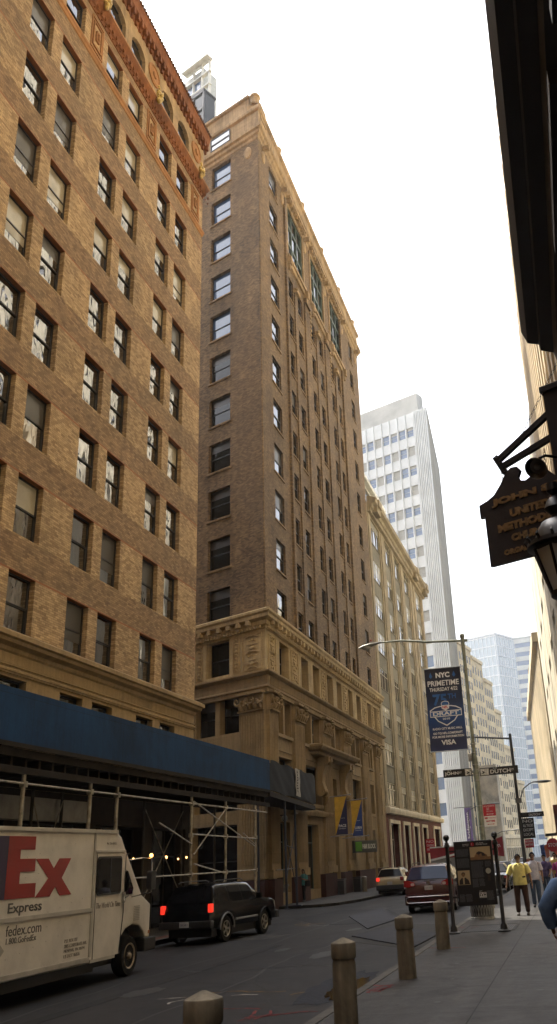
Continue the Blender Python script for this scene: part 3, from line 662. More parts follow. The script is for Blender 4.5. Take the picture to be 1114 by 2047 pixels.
# side wall : blank and ribbed, facing down the street
ea = math.radians(-3.4); us = Vector((math.sin(ea), math.cos(ea)))
cx, cy = -14.6*S, 129*S; Ls = 26*S
FS_ = F((cx, cy, 0), us)
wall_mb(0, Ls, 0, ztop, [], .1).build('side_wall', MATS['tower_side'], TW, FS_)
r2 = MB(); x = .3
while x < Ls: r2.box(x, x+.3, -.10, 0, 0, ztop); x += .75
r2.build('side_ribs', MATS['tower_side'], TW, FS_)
bl = (cx-ut.x*18.4*S, cy-ut.y*18.4*S)
MB().prism([(cx-.6, cy+1.2), (bl[0], bl[1]+.8), (bl[0]+us.x*Ls, bl[1]+us.y*Ls), (cx+us.x*Ls-.6, cy+us.y*Ls)], 0, ztop-.3, 'z').build('core', MATS['aluminium_panel'], TW)
MB().box(-18.4*S, -1.82*S, .5, 3, ztop-.2, 74.55*S+.3).build('roof_screen', mat('screen_grey', (.42, .42, .39), .6, var=.15, vscale=.2), TW, FW)

# ================================================================ far buildings
AD = thing('stepped_stone_building', 'golden stepped limestone office block closing the street beyond the white slab tower', 'building', T(-21.8, 215, 0))
ada = math.radians(10); FA = F((-21.8, 215, 0), (math.sin(ada), math.cos(ada)))
adm = mat('golden_limestone', (.74, .62, .40), .85, var=.16, vscale=.25)
steps = [(-12, 10, 51.3), (10, 20.3, 49.5), (20.3, 29, 45.3), (29, 35.5, 38.2), (35.5, 46, 29.2), (46, 54, 20.5)]
k = 0; stuffw = MB()
for a, c, zt in steps:
    hs = []; z = zt-2.4; cnt = int((c-a)/2.1)
    while z > 7:
        for i in range(cnt):
            x = a+.5+i*(c-a-.6)/cnt
            if x > 0 or True: hs.append((x, x+1.25, z-1.9, z))
        z -= 3.25
    wall_mb(a, c, 0, zt, hs, .08).build('wall', adm, AD, FA)
    MB().box(a, c-.02, .4, 14, 0, zt-.02).build('core', adm, AD, FA)
    for h_ in hs:
        if k < 100 and h_[0] > 4 and h_[2] > 9: window(AD, FA, *h_, .08, 'sash', fm='win_black', gm='glass_dark', blind=0); k += 1
        else: stuffw.quad((h_[0], .07, h_[2]), (h_[1], .07, h_[2]), (h_[1], .07, h_[3]), (h_[0], .07, h_[3]))
    m = MB(); x = a+.15
    while x < c: m.box(x, x+.2, -.05, 0, 6.2, zt-.8); x += (c-a-.6)/cnt
    m.box(a, c, -.3, 0, zt-.7, zt+.15).build('piers', adm, AD, FA)
o = stuffw.build('distant_window', MATS['glass_dark'], AD, FA, fixn=False); o['kind'] = 'stuff'
m = MB().box(-5, 54, -.5, 0, 5.3, 6.2).box(-5, 54, -.4, 0, 3.0, 3.4)
for i in range(28): m.box(-4+i*2.1, -3.6+i*2.1, -.35, 0, 0, 5.3)
for i in range(56): m.box(-4+i*1.04, -3.5+i*1.04, -.3, 0, 3.6, 5.1)
m.build('arcade', adm, AD, FA)
m = MB().box(-4, 52, -.05, -.01, .2, 2.9); m.build('shop_window', MATS['glass_dark'], AD, FA)
LB = thing('pale_narrow_building', 'pale windowless stone side wall in front of the stepped limestone block, beside the lamp pole', 'building', T(-16, 175, 0))
MB().box(-19.6, -15.4, 206, 213, 0, 20.5).build('wall', mat('pale_plaster', (.52, .45, .32), .85, var=.35, vscale=.35), LB)

def curtain(name, label, corner, az_l, len_l, az_r, len_r, zt, glass, mul, floor_h, mod, slabs):
    o = thing(name, label, 'building', T(*corner, 0))
    cx, cy = corner; ul_ = Vector((math.sin(az_l), math.cos(az_l))); ur = Vector((math.sin(az_r), math.cos(az_r)))
    fl_ = F((cx-ul_.x*len_l, cy-ul_.y*len_l, 0), ul_); fr_ = F((cx, cy, 0), ur)
    for f_, L in ((fl_, len_l), (fr_, len_r)):
        MB().box(0, L, .02, .3, 0, zt).build('glass_wall', MATS[glass], o, f_)
        m = MB(); x = 0
        while x < L: m.box(x, x+.14, -.12, .02, 0, zt); x += mod
        z = floor_h
        while z < zt: m.box(0, L, -.08, .019, z, z+slabs); z += floor_h
        m.box(0, L, -.2, .018, zt-.6, zt).build('mullions', MATS[mul], o, f_)
    return o
mat('mullion_white', (.74, .77, .80), .5, var=.05); glassmat('glass_sky', (.42, .49, .54), 1.9, .004, .3); mat('concrete_pale', (.55, .56, .52), .7, var=.12, vscale=.2)
curtain('glass_tower', 'pale blue glass curtain-wall tower rising above the stepped limestone block', (-17.7, 300), math.radians(112), 16, math.radians(28), 12.2, 72.6, 'glass_sky', 'mullion_white', 3.4, 1.55, .3)
curtain('banded_tower', 'hazy grey-blue tower with pale floor bands, the farthest one down the street', (-4.6, 380), math.radians(99), 40, math.radians(8), 40, 88.5, 'glass_blue', 'concrete_pale', 3.9, 7.5, 2.0)

# ================================================================ right-hand side
CH = thing('church', 'dark church front at the right edge with a deep overhanging cornice close overhead', 'building', T(1.15, 6, 0))
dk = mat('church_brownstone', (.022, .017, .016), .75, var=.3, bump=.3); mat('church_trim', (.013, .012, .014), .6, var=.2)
FC = F((1.15, 13.0, 0), (0, -1))
hc = [(1.2, 2.6, 3.4, 8.2), (4.3, 6.2, .3, 8.6), (7.9, 9.3, 3.4, 8.2), (12, 14, 3.4, 8.2)]
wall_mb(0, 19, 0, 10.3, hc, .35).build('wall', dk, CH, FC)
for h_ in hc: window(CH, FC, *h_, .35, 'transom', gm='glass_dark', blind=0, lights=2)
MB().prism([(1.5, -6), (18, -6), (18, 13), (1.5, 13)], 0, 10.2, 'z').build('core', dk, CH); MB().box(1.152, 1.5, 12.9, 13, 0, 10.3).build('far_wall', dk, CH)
sweep_part('cornice', CH, [(1.15, 13.05), (1.15, -6)], [(0, 9.15), (.12, 9.2), (.16, 9.45), (.36, 9.52), (.40, 9.72), (.60, 9.8), (.62, 9.92), (.80, 9.98), (.88, 10.22), (.88, 10.34), (.1, 10.6), (0, 10.6)], MATS['church_trim'])
for a, c in ((.0, .7), (3.2, 3.8), (6.7, 7.3)): MB().box(a, c, -.18, 0, 0, 9.15).box(a-.05, c+.05, -.25, 0, 8.7, 9.1).build('pilaster', MATS['church_trim'], CH, FC)
for a, c, d, e in hc[:3]:
    m = MB().box(a-.35, c+.35, -.42, 0, e+.12, e+.3).box(a-.28, c+.28, -.26, 0, e, e+.12).box(a-.25, a-.02, -.12, 0, d-.1, e).box(c+.02, c+.25, -.12, 0, d-.1, e)
    for k in range(3): m.box(a-.22, a-.04, -.3, 0, e-.35-k*.3, e-.2-k*.3)
    m.build('window_hood', MATS['church_trim'], CH, FC)

def side_building(name, label, p0, p1, zt, m, pier, pw, pd, fh, win='glass_flat', depth=18, cornice=None, wz=(1.0, 2.6), zb=4.):
    o = thing(name, label, 'building', T(p0[0], p0[1], 0)); u = Vector((p0[0]-p1[0], p0[1]-p1[1])); L = u.length; f_ = F((p1[0], p1[1], 0), u)
    n = int(L/pier); hs = [(i*L/n+pw, (i+1)*L/n-.02, z+wz[0], z+wz[1]) for i in range(n) for z in [zb+fh*k for k in range(int((zt-zb-1)/fh))]]
    wall_mb(0, L, 0, zt, hs, .3).build('wall', m, o, f_)
    q = MB()
    for a, c, d, e in hs: q.quad((a, .3, d), (c, .3, d), (c, .3, e), (a, .3, e))
    w_ = q.build('window', MATS[win], o, f_, fixn=False); w_['kind'] = 'stuff'
    pm = MB()
    for i in range(n+1): pm.box(min(i*L/n, L-pw), min(i*L/n, L-pw)+pw, -pd, 0, zb, zt-.5)
    pm.build('piers', m, o, f_)
    MB().box(0, L, .5, depth, 0, zt-.01).build('core', m, o, f_)
    if cornice: MB().box(-.2, L+.2, -cornice, .5, zt-.9, zt+.2).build('cornice', m, o, f_)
    return o
ps = mat('striped_limestone', (.54, .45, .31), .8, var=.2, vscale=.4); mat('panel_stone', (.46, .42, .33), .7, var=.2, vscale=.3); mat('brown_brick_far', (.22, .15, .10), .85, var=.2); mat('sunlit_stone', (.44, .37, .25), .8, var=.2, vscale=.2)
side_building('fluted_stone_building', 'cream stone building with closely spaced vertical piers seen past the church cornice', (1.3, 13.6), (1.1, 48), 31.5, ps, 1.7, .7, .3, 3.6)
RB = side_building('panelled_stone_building', 'pale building faced in large stone panels behind the lantern at the right', (1.05, 52), (-1.05, 100), 30.6, MATS['panel_stone'], 8, 4.5, .02, 5.2, wz=(2.2, 3.2))
side_building('sunlit_stone_building', 'narrow sunlit stone facade with vertical ribs beyond the panelled building at the right', (-.9, 101.5), (-4.9, 168), 25.2, MATS['sunlit_stone'], 1.9, .8, .35, 3.4, cornice=.9)
side_building('brown_cornice_building', 'narrow brown brick building with a projecting toothed cornice above the sunlit facade', (-2.6, 182), (-4.4, 200), 39.5, MATS['brown_brick_far'], 3, 1.0, .2, 3.4, cornice=.9)
# blocks beyond the frame that shade the street and show in its windows
side_building('cream_office_building', 'tall cream office block standing behind the church', (19, -12), (19, 52), 96, ps, 2.9, 1.1, .15, 3.5)
side_building('tan_office_building', 'tall tan office block behind the camera on the church side', (3.2, -70), (3.2, -12.5), 96, mat('tan_stone_far', (.46, .36, .22), .8, var=.2, vscale=.3), 3.1, 1.4, .1, 3.6)
side_building('grey_office_building', 'tall grey office block set back behind the fluted stone building', (16, 52.5), (16, 130), 96, MATS['panel_stone'], 3, 1.2, .1, 3.6)
o = thing('rear_street_building', 'brown brick block on the left-hand side behind the camera', 'building', T(WX, -30, 0))
EB = thing('added_sky_block', 'unseen tan block added behind the camera to cut low sky light', 'building', T(-6, -74, 0)); MB().box(-18, 20, -74, -70.5, 0, 70).build('wall', MATS['tan_stone_far'], EB)  # unseen end block, added to hold back low sky light from behind
MB().prism([(WX, 7.9), (WX-16, 7.9), (WX-16, -70), (WX, -70)], 0, 60, 'z').build('wall', MATS['brick_reveal'], o)
NB = thing('added_sun_block', 'unseen tan block added up the cross street to keep sun off the road', 'building', T(-62, 70, 0)); MB().box(-100, -62, 46, 112, 0, 100).build('wall', MATS['tan_stone_far'], NB)  # unseen, added to stop the sun reaching the road through the cross street
# penthouse tower seen over the brick block
PT = thing('rooftop_tower', 'slim steel-framed penthouse peeping over the red eave of the brick block', 'tower', T(-33, 72, 0))
FP = F((-30.9, 74.2, 0), (math.cos(.42), -math.sin(.42)))
MB().box(-9, -1.3, .1, 2.2, 52.4, 94.6).build('wall', mat('penthouse_steel', (.40, .42, .40), .5, var=.12), PT, FP)
m = MB()
for x in (-3.0, -1.5, -.2): m.box(x, x+.14, -.25, .1, 88.5, 95.0)
for z in (88.6, 90.8, 92.9, 94.8): m.box(-4.2, .1, -.35, .1, z, z+.16)
m.box(-4.4, .2, -.9, .1, 94.9, 95.15); m.build('frame', mat('pale_steel', (.55, .56, .52), .5, var=.1), PT, FP)
for x in (-4.2, -2.9): MB().box(x, x+1.0, .04, .098, 91.3, 92.8).build('window', MATS['glass_blue'], PT, FP); MB().box(x, x+1.0, .04, .098, 88.9, 90.4).build('window', MATS['glass_blue'], PT, FP)
m = MB()
for x in (-2.4, -1.2): m.tube([(x, -.2, 95), (x, -.2, 97.2)], .03, 5)
m.tube([(-.1, .2, 95), (.05, .2, 96.8)], .03, 5).build('antenna', MATS['pale_steel'], PT, FP)
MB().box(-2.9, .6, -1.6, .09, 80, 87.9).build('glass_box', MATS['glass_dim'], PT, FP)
m = MB()
for x in (-2.95, -1.3, .45): m.box(x, x+.22, -1.75, -1.45, 80, 88.1)
for z in (82.5, 85.2, 87.8): m.box(-2.95, .67, -1.78, -1.44, z, z+.28)
m.box(-3.0, .7, -1.8, .3, 88.1, 88.3); m.build('black_frame', MATS['win_black'], PT, FP)

# ================================================================ ground
def ground_mat(name, base, kind):
    m = bpy.data.materials.new(name); m.use_nodes = True; t = NT(m); b = t.n['Principled BSDF']; b.inputs['Specular IOR Level'].default_value = .16
    g = t.new('ShaderNodeNewGeometry').outputs['Position']; sp = t.new('ShaderNodeSeparateXYZ'); t.link(g, sp.inputs[0])
    n1 = t.noise(.35, 7, g, .62, .5); n2 = t.noise(3.5, 6, g, .65); n3 = t.noise(90, 3, g); n4 = t.noise(.9, 4, g, .5, 1.5)
    c = t.mix(1., base, t.ramp(n1, [(.3, .74), (.5, 1.), (.72, 1.3)]), 'MULTIPLY')
    c = t.mix(1., c, t.ramp(n2, [(.3, .72), (.7, 1.3)]), 'MULTIPLY'); c = t.mix(1., c, t.ramp(n3, [(.3, .62), (.7, 1.45)]), 'MULTIPLY')
    st = t.new('ShaderNodeMapping'); st.inputs['Scale'].default_value = (2.2, .16, 1); t.link(g, st.inputs[0])
    c = t.mix(1., c, t.ramp(t.noise(1., 5, st.outputs[0], .6), [(.35, .84), (.62, 1.1)]), 'MULTIPLY')
    if kind == 'asphalt':
        v = t.new('ShaderNodeTexVoronoi', feature='DISTANCE_TO_EDGE'); v.inputs['Scale'].default_value = .42
        wv = t.new('ShaderNodeVectorMath', operation='ADD'); t.link(g, wv.inputs[0])
        nz = t.new('ShaderNodeTexNoise'); nz.inputs['Scale'].default_value = 1.5; nz.inputs['Detail'].default_value = 5; t.link(nz.outputs['Color'], wv.inputs[1]); t.link(wv.outputs[0], v.inputs['Vector'])
        cr = t.math('MULTIPLY', t.math('LESS_THAN', v.outputs['Distance'], .007), t.math('GREATER_THAN', n1, .47))
        c = t.mix(cr, c, (.006, .006, .006))
        rough = t.math('MULTIPLY_ADD', n1, .35, .44)
    else:
        def lines(o, off, pit, w):
            f = t.math('FRACT', t.math('DIVIDE', t.math('ADD', sp.outputs[o], off), pit)); return t.math('LESS_THAN', f, w/pit)
        ln = t.math('MAXIMUM', lines(0, 1.6+20*2.2, 2.2, .022), lines(1, -15.29+40*2.4, 2.4, .020))
        c = t.mix(ln, c, (.012, .011, .010))
        sp_ = t.ramp(t.noise(14, 2, g, .4), [(.26, .45), (.33, 1.)]); c = t.mix(1., c, sp_, 'MULTIPLY')
        stn = t.ramp(n4, [(.32, .66), (.46, 1.)]); c = t.mix(1., c, stn, 'MULTIPLY')
        rough = t.math('MULTIPLY_ADD', n1, .3, .5)
    t.link(c, b.inputs['Base Color']); t.link(rough, b.inputs['Roughness'])
    n = t.new('ShaderNodeBump'); n.inputs['Strength'].default_value = .45; n.inputs['Distance'].default_value = .008
    t.link(t.math('ADD', n3, t.math('MULTIPLY', n2, 1.5)), n.inputs['Height']); t.link(n.outputs[0], b.inputs['Normal'])
    MATS[name] = m; return m
ground_mat('asphalt', (.0175, .017, .0175), 'asphalt'); ground_mat('pavement', (.050, .048, .0465), 'pavement')
mat('kerb_stone', (.085, .08, .07), .7, var=.3, vscale=3, bump=.4)
struct(MB().quad((-800, -300, 0), (800, -300, 0), (800, 1800, 0), (-800, 1800, 0)).build('road', MATS['asphalt'], fixn=False))
def slab(name, poly, z=.14, kerb=True):
    P = [Vector((*p, 0)) for p in poly]; b = MB().prism([tuple(p) for p in poly], .004, z, 'z'); return struct(b.build(name, MATS['pavement']))
KR = [(-3.72, -40), (-3.72, 44), (-3.75, 62), (-5.2, 100), (-9, 170)]
slab('sidewalk_right', KR+[(0, 172), (1.15, 100), (1.5, 52), (30, 52), (30, -40)])
struct(MB().sweep(KR[::-1], [(0, .004), (0, .145), (-.17, .150), (-.17, .006)], True).build('kerb_right', MATS['kerb_stone']))
KL = [(-13.1, -40), (-13.1, 36.2), (-13.9, 37.6), (-15.4, 38.2)]
slab('sidewalk_left', KL+[(-40, 38.2), (-40, -40)])
struct(MB().sweep(KL, [(0, .004), (0, .145), (-.17, .150), (-.17, .006)], True).build('kerb_left', MATS['kerb_stone']))
KL2 = [(-17.4, 48.2), (-15.4, 47.3), (-13.1, 47.2), (-12.4, 48.2), (-11.9, 51), (-11.7, 60), (-12.0, 112), (-14.5, 172)]
slab('sidewalk_far', KL2+[(-60, 172), (-60, 62)])
struct(MB().sweep(KL2, [(0, .004), (0, .145), (-.17, .150), (-.17, .006)], True).build('kerb_far', MATS['kerb_stone']))
# patches, plates, marks
pm_ = mat('asphalt_patch', (.017, .017, .018), .7, var=.3, bump=.3, bscale=60); pl_ = mat('asphalt_worn', (.034, .033, .032), .75, var=.35, bump=.4, bscale=60)
def sheet(name, pts, z, m): return struct(MB().prism(pts, z-.003, z, 'z').build(name, m))
sheet('asphalt_patch', [(-11.8, 38.2), (-9.3, 33.4), (-7.0, 33.2), (-6.6, 35.3), (-8.6, 42.0), (-11.2, 43.5)], .005, pm_)
sheet('asphalt_patch', [(-6.9, 26.6), (-3.75, 22.6), (-3.75, 30.5), (-6.6, 32.2)], .0052, pl_)
sheet('asphalt_patch', [(-8.9, 11.5), (-8.6, 26.0), (-8.35, 26.0), (-8.55, 11.5)], .0054, pm_)
sheet('asphalt_patch', [(-12.4, 29.0), (-9.6, 28.2), (-9.3, 29.9), (-12.2, 31.2)], .0056, pl_)
stl = mat('steel_plate_grey', (.038, .040, .048), .8, 0., var=.28, vscale=1.2, bump=.25, bscale=18)
for lab, pts in (('nearer steel road plate lying by the right-hand kerb', [(-6.8, 27.7), (-4.2, 23.4), (-4.1, 27.0), (-6.1, 31.0)]), ('larger steel road plate lying farther out in the roadway behind the red minivan', [(-9.3, 37.6), (-6.9, 30.3), (-6.7, 34.6), (-8.9, 42.2)])):
    o = MB().prism(pts, .006, .032, 'z').build('steel_plate', stl); tag(o, lab, 'road plate', 'steel plates on the road')
def scribble(name, c, n, L, m, z, seed, spread=.25):
    rg = random.Random(seed); b = MB()
    for i in range(n):
        x, y = c[0]+rg.uniform(-spread, spread), c[1]+rg.uniform(-spread, spread)*1.6; a = rg.uniform(0, PI); P = []
        for k in range(6): P.append((x, y)); x += math.cos(a)*L/5; y += math.sin(a)*L/5; a += rg.uniform(-.5, .5)
        for k in range(5):
            p, q = Vector(P[k]), Vector(P[k+1]); w = rg.uniform(.012, .035); nn = Vector((-(q-p).y, (q-p).x)).normalized()*w
            b.quad((*(p+nn), z), (*(p-nn), z), (*(q-nn), z), (*(q+nn), z))
    return struct(b.build(name, m, fixn=False))
rp = mat('red_paint', (.15, .035, .035), .8, var=.5, vscale=12); yp = mat('yellow_paint', (.20, .125, .05), .8, var=.4, vscale=10); wp = mat('white_paint', (.38, .36, .33), .8, var=.3, vscale=10)
scribble('paint_marks', (-3.35, 15.3), 7, .55, rp, .1425, 3); scribble('paint_marks', (-4.9, 14.2), 6, .8, rp, .004, 4, .4); scribble('paint_marks', (-6.1, 16.7), 2, .8, yp, .004, 5, .1)
scribble('paint_marks', (-5.1, 16.1), 1, .35, yp, .0042, 6, .05); scribble('paint_marks', (-3.35, 26.8), 4, .5, rp, .1425, 8); scribble('paint_marks', (-10.4, 34.4), 6, 1., yp, .0062, 9, .5)
scribble('paint_marks', (-9.0, 33.3), 2, .9, wp, .0064, 11, .1); scribble('paint_marks', (-7.0, 15.2), 3, .5, wp, .004, 12, .8); scribble('paint_marks', (-3.3, 21.4), 4, .5, rp, .1425, 13, .2)
sheet('road_marking', [(-12.6, 61), (-11.9, 60.7), (-11.9, 61.1), (-12.6, 61.4)], .004, wp)
for k in range(5): sheet('road_marking', [(-6.4, 46+k*5), (-6.28, 46+k*5), (-6.28, 48.6+k*5), (-6.4, 48.6+k*5)], .0045, wp)
# puddle by the kerb
pw = mat('wet_asphalt', (.010, .009, .007), .12, var=.1); pw2 = mat('spilled_foam', (.030, .033, .041), .85, var=.6, vscale=14, bump=.6)
rg = random.Random(2)
def blob(c, rx, ry, z, m, name, n=26):
    o = struct(MB().add([(c[0]+rx*math.cos(2*PI*k/n)*(1+rg.uniform(-.18, .18)), c[1]+ry*math.sin(2*PI*k/n)*(1+rg.uniform(-.15, .15)), z) for k in range(n)], [list(range(n))]).build(name, m, fixn=False)); return o
blob((-4.42, 17.0), .50, 2.1, .0045, pw2, 'wet_patch', 44); blob((-4.22, 16.8), .26, 1.3, .0085, pw, 'puddle', 44)
tar = mat('tar_seam', (.006, .006, .006), .6, var=.2); st_ = mat('oil_stain', (.009, .009, .009), .55, var=.4, vscale=4)
for P_ in ([(-9.8, 9), (-9.3, 14), (-9.5, 19), (-8.9, 26), (-9.1, 34), (-8.6, 44)], [(-4.6, 20), (-6.2, 20.6), (-8.4, 20.2), (-9.4, 20.9)], [(-6.9, 12), (-6.6, 17), (-7.0, 22), (-6.7, 27)], [(-12, 40), (-9, 39.2), (-6, 40.2), (-4, 39.8)]):
    b = MB()
    for p, q in zip(P_[:-1], P_[1:]):
        k_ = 6
        for i in range(k_):
            u0, u1 = i/k_, (i+1)/k_; f = lambda u: Vector((p[0]+(q[0]-p[0])*u+.07*math.sin(u*9+p[1]), p[1]+(q[1]-p[1])*u+.07*math.sin(u*7+p[0]))); A_, B_ = f(u0), f(u1); nn = Vector((-(B_-A_).y, (B_-A_).x)).normalized()*.035
            b.quad((*(A_+nn), .0068), (*(A_-nn), .0068), (*(B_-nn), .0068), (*(B_+nn), .0068))
    struct(b.build('tar_seam', tar, fixn=False))
for c_ in ((-7.9, 24.5), (-8.3, 17.2), (-6.3, 22.8), (-5.6, 12.6), (-7.4, 30.5)): blob(c_, rg.uniform(.15, .35), rg.uniform(.4, .9), .0072, st_, 'oil_stain', 30)
for c_ in ((-2.3, 16.2), (-1.2, 19.5), (-2.0, 22.5), (-.8, 14.6), (-2.5, 18.4), (-1.0, 24.0), (-2.2, 13.8), (-1.4, 16.9)): blob(c_, rg.uniform(.03, .07), rg.uniform(.03, .08), .1424, st_, 'gum_spot', 12)
# brick-red band along the far kerb and a metal grate in the pavement
sheet('paving_band', [(-13.1, 24), (-13.1, 36.4), (-13.7, 36.9), (-13.7, 24)], .1445, mat('paver_red', (.13, .055, .04), .8, var=.3))
GR = thing('pavement_grate', 'slotted metal grate set in the right pavement at the foot of the information sign', 'grate', T(-2.6, 26.4, .14))
GR['kind'] = 'structure'; del GR['category']; 
m = MB().box(-3.34, -1.86, 25.35, 25.42, .141, .150).box(-3.34, -1.86, 27.5, 27.57, .141, .150).box(-3.34, -3.28, 25.42, 27.5, .141, .150).box(-1.92, -1.86, 25.42, 27.5, .141, .150)
for k in range(26): m.box(-3.27+k*.0525, -3.245+k*.0525, 25.42, 27.5, .141, .148)
m.build('bars', mat('grate_steel', (.055, .055, .055), .75, 0., var=.2), GR); MB().quad((-3.3, 25.4, .1415), (-1.9, 25.4, .1415), (-1.9, 27.5, .1415), (-3.3, 27.5, .1415)).build('pit', MATS['win_black'], GR, fixn=False)

# ================================================================ bollards
cb_ = stonemat('bollard_concrete', (.34, .30, .225), 9, 9, joint=1, var=.55, streak=.65, rough=.9)
BP = [(.152, 0), (.150, .40), (.148, .70), (.138, .735), (.138, .75), (.156, .765), (.160, .78), (.160, .925), (.152, .94), (.02, .995)]
labs = ['nearest concrete bollard, only its conical cap showing at the very bottom', 'concrete bollard second nearest the camera, its foot cut off by the bottom edge', 'concrete bollard third from the camera, beyond the red paint on the pavement', 'farthest concrete bollard, standing against the black left post of the information sign']
for i, (x, y, s, rz) in enumerate(((-3.10, 7.53, 1.0, 0), (-3.09, 12.1, 1.0, .6), (-3.10, 16.5, 1.0, 1.2), (-3.16, 21.3, 1.0, 2.))):
    b = MB(); b.lathe([(r, z*s) for r, z in BP], 28); tilt = (0, .012, -.01, .006)[i]
    q = b.build('bollard', cb_, smooth=35) if i == 0 else link('bollard', q0, None, None)
    if i == 0: q0 = q.data
    q.matrix_world = T(x, y, .14) @ RZ(rz) @ Matrix.Rotation(tilt, 4, 'X'); q.scale = (1, 1, s) if i else (1, 1, 1)
    WM[q.name] = q.matrix_world.copy(); tag(q, labs[i], 'bollard', 'concrete bollards along the kerb')

# ================================================================ information sign between two posts
mat('black_iron', (.009, .009, .010), .4, var=.15); mat('sign_black', (.013, .013, .015), .4, var=.1); mat('sign_text', (.16, .17, .18), .6, var=.1)
mat('sign_red', (.42, .015, .03), .45, var=.05); mat('sign_white', (.78, .78, .76), .5, var=.06); mat('sepia_light', (.55, .43, .24), .6, var=.08); mat('sepia_mid', (.26, .14, .065), .6, var=.25, vscale=12); mat('sepia_dark', (.045, .032, .024), .6, var=.2)
K = thing('information_sign', 'black information panel with sepia portrait hung between two black ball-topped posts', 'street sign', T(-2.75, 25.1, .14))
for x in (-3.41, -2.11):
    m = MB().lathe([(.17, 0), (.17, .03), (.10, .06), (.085, .16), (.052, .2), (.052, 2.08), (.075, 2.1), (.075, 2.14), (.055, 2.17), (.055, 2.2), (.03, 2.22), (.04, 2.26)], 16)
    m.ball((0, 0, 2.33), .085, 12); m.build('post', MATS['black_iron'], K, T(x, 25.1, .14), smooth=40)
FK = F((-3.22, 25.08, 0), (1, 0))
MB().bbox(0, 1.02, -.03, .05, .78, 2.36, .012).build('panel', MATS['sign_black'], K, FK)
MB().box(-.14, 0, .0, .03, 2.1, 2.14).box(1.02, 1.1, .0, .03, 2.1, 2.14).box(-.14, 0, .0, .03, .98, 1.02).box(1.02, 1.1, .0, .03, .98, 1.02).build('bracket', MATS['black_iron'], K, FK)
pic = MB(); y = -.034
pic.mi = 0; pic.box(.42, .96, -.036, -.03, 1.88, 2.2)
pic.mi = 1; pic.box(.42, .96, -.038, -.036, 1.88, 1.95); pic.prism([(.52, 1.95), (.60, 2.06), (.72, 2.08), (.86, 2.0), (.88, 1.95)], -.040, -.036)
pic.mi = 2; pic.prism([(.58, 2.05), (.66, 2.09), (.78, 2.05), (.84, 1.97), (.74, 1.97), (.72, 2.04), (.64, 2.0)], -.042, -.0402)
pic.build('photo', [MATS['sepia_light'], MATS['sepia_mid'], MATS['sepia_dark']], K, FK)
pic = MB(); pic.box(.045, .365, -.036, -.03, 1.29, 1.64); pic.mi = 2
pic.prism([(.065, 1.30), (.08, 1.40), (.15, 1.47), (.19, 1.44), (.24, 1.47), (.32, 1.40), (.35, 1.30)], -.040, -.036); pic.lathe([(.052, 0), (.052, .004)], 14, (.19, -.044, 1.545), 'y')
pic.mi = 1; pic.lathe([(.044, 0), (.044, .002)], 14, (.19, -.046, 1.53), 'y'); pic.mi = 0; pic.prism([(.17, 1.31), (.17, 1.46), (.20, 1.47), (.215, 1.44), (.21, 1.31)], -.043, -.0402)
pic.build('portrait', [MATS['sepia_light'], MATS['sepia_mid'], MATS['sepia_dark']], K, FK)
m = MB().lathe([(.07, 0), (.07, .004)], 16, (.86, -.036, 1.6), 'y'); m.build('medallion', mat('bone', (.5, .48, .38), .6), K, FK)
MB().box(.83, .90, -.036, -.03, 1.36, 1.5).build('caption_picture', MATS['sepia_dark'], K, FK)
#                                                      paragraphs of small type: rows of hairline strokes
def para(x0, x1, z0, z1):
    m = MB(); z = z1; rg = random.Random(int(x0*100+z1*77))
    while z > z0:
        x = x0
        while x < x1-.02:
            w = rg.uniform(.015, .05); m.box(x, min(x+w, x1), -.033, -.03, z-.009, z); x += w+.009
        z -= .021
    m.build('paragraph', MATS['sign_text'], K, FK)
para(.05, .38, 1.98, 2.16); para(.05, .38, 1.70, 1.93); para(.42, .74, 1.46, 1.84); para(.42, .58, 1.22, 1.42); para(.60, .74, 1.24, 1.42); para(.79, .95, 1.70, 1.84); para(.05, .2, .88, 1.06); para(.22, .38, .88, 1.06); para(.76, .95, .9, 1.12)
MB().lathe([(.05, 0), (.05, .004)], 16, (.50, -.036, 2.27), 'y').build('number_disc', MATS['sign_red'], K, FK)
txt('1', .07, FT(FK, .485, -.042, 2.245), MATS['sign_white'], K, h=.055)
txt('Downtown', .05, FT(FK, .24, -.034, 2.27), MATS['sign_white'], K, w=.17); txt('New York', .05, FT(FK, .24, -.034, 2.235), MATS['sign_white'], K, w=.16)
txt('John Street', .05, FT(FK, .60, -.034, 2.28), MATS['sign_white'], K, w=.2); txt('Methodist Church', .05, FT(FK, .60, -.034, 2.245), MATS['sign_white'], K, w=.30)
q = MB().box(.57, .75, -.035, -.03, .96, 1.09); q.mi = 1
for x, z, w, h in ((.585, 1.06, .06, .018), (.665, 1.06, .07, .018), (.585, 1.0, .025, .045), (.63, 1.0, .03, .045), (.68, 1.01, .055, .035), (.585, .97, .15, .012)): q.box(x, x+w, -.037, -.035, z, z+h)
q.build('map', [MATS['sign_white'], MATS['sign_black']], K, FK)
txt('N Y', .05, FT(FK, .58, -.034, 1.105), MATS['sign_white'], K, h=.03)

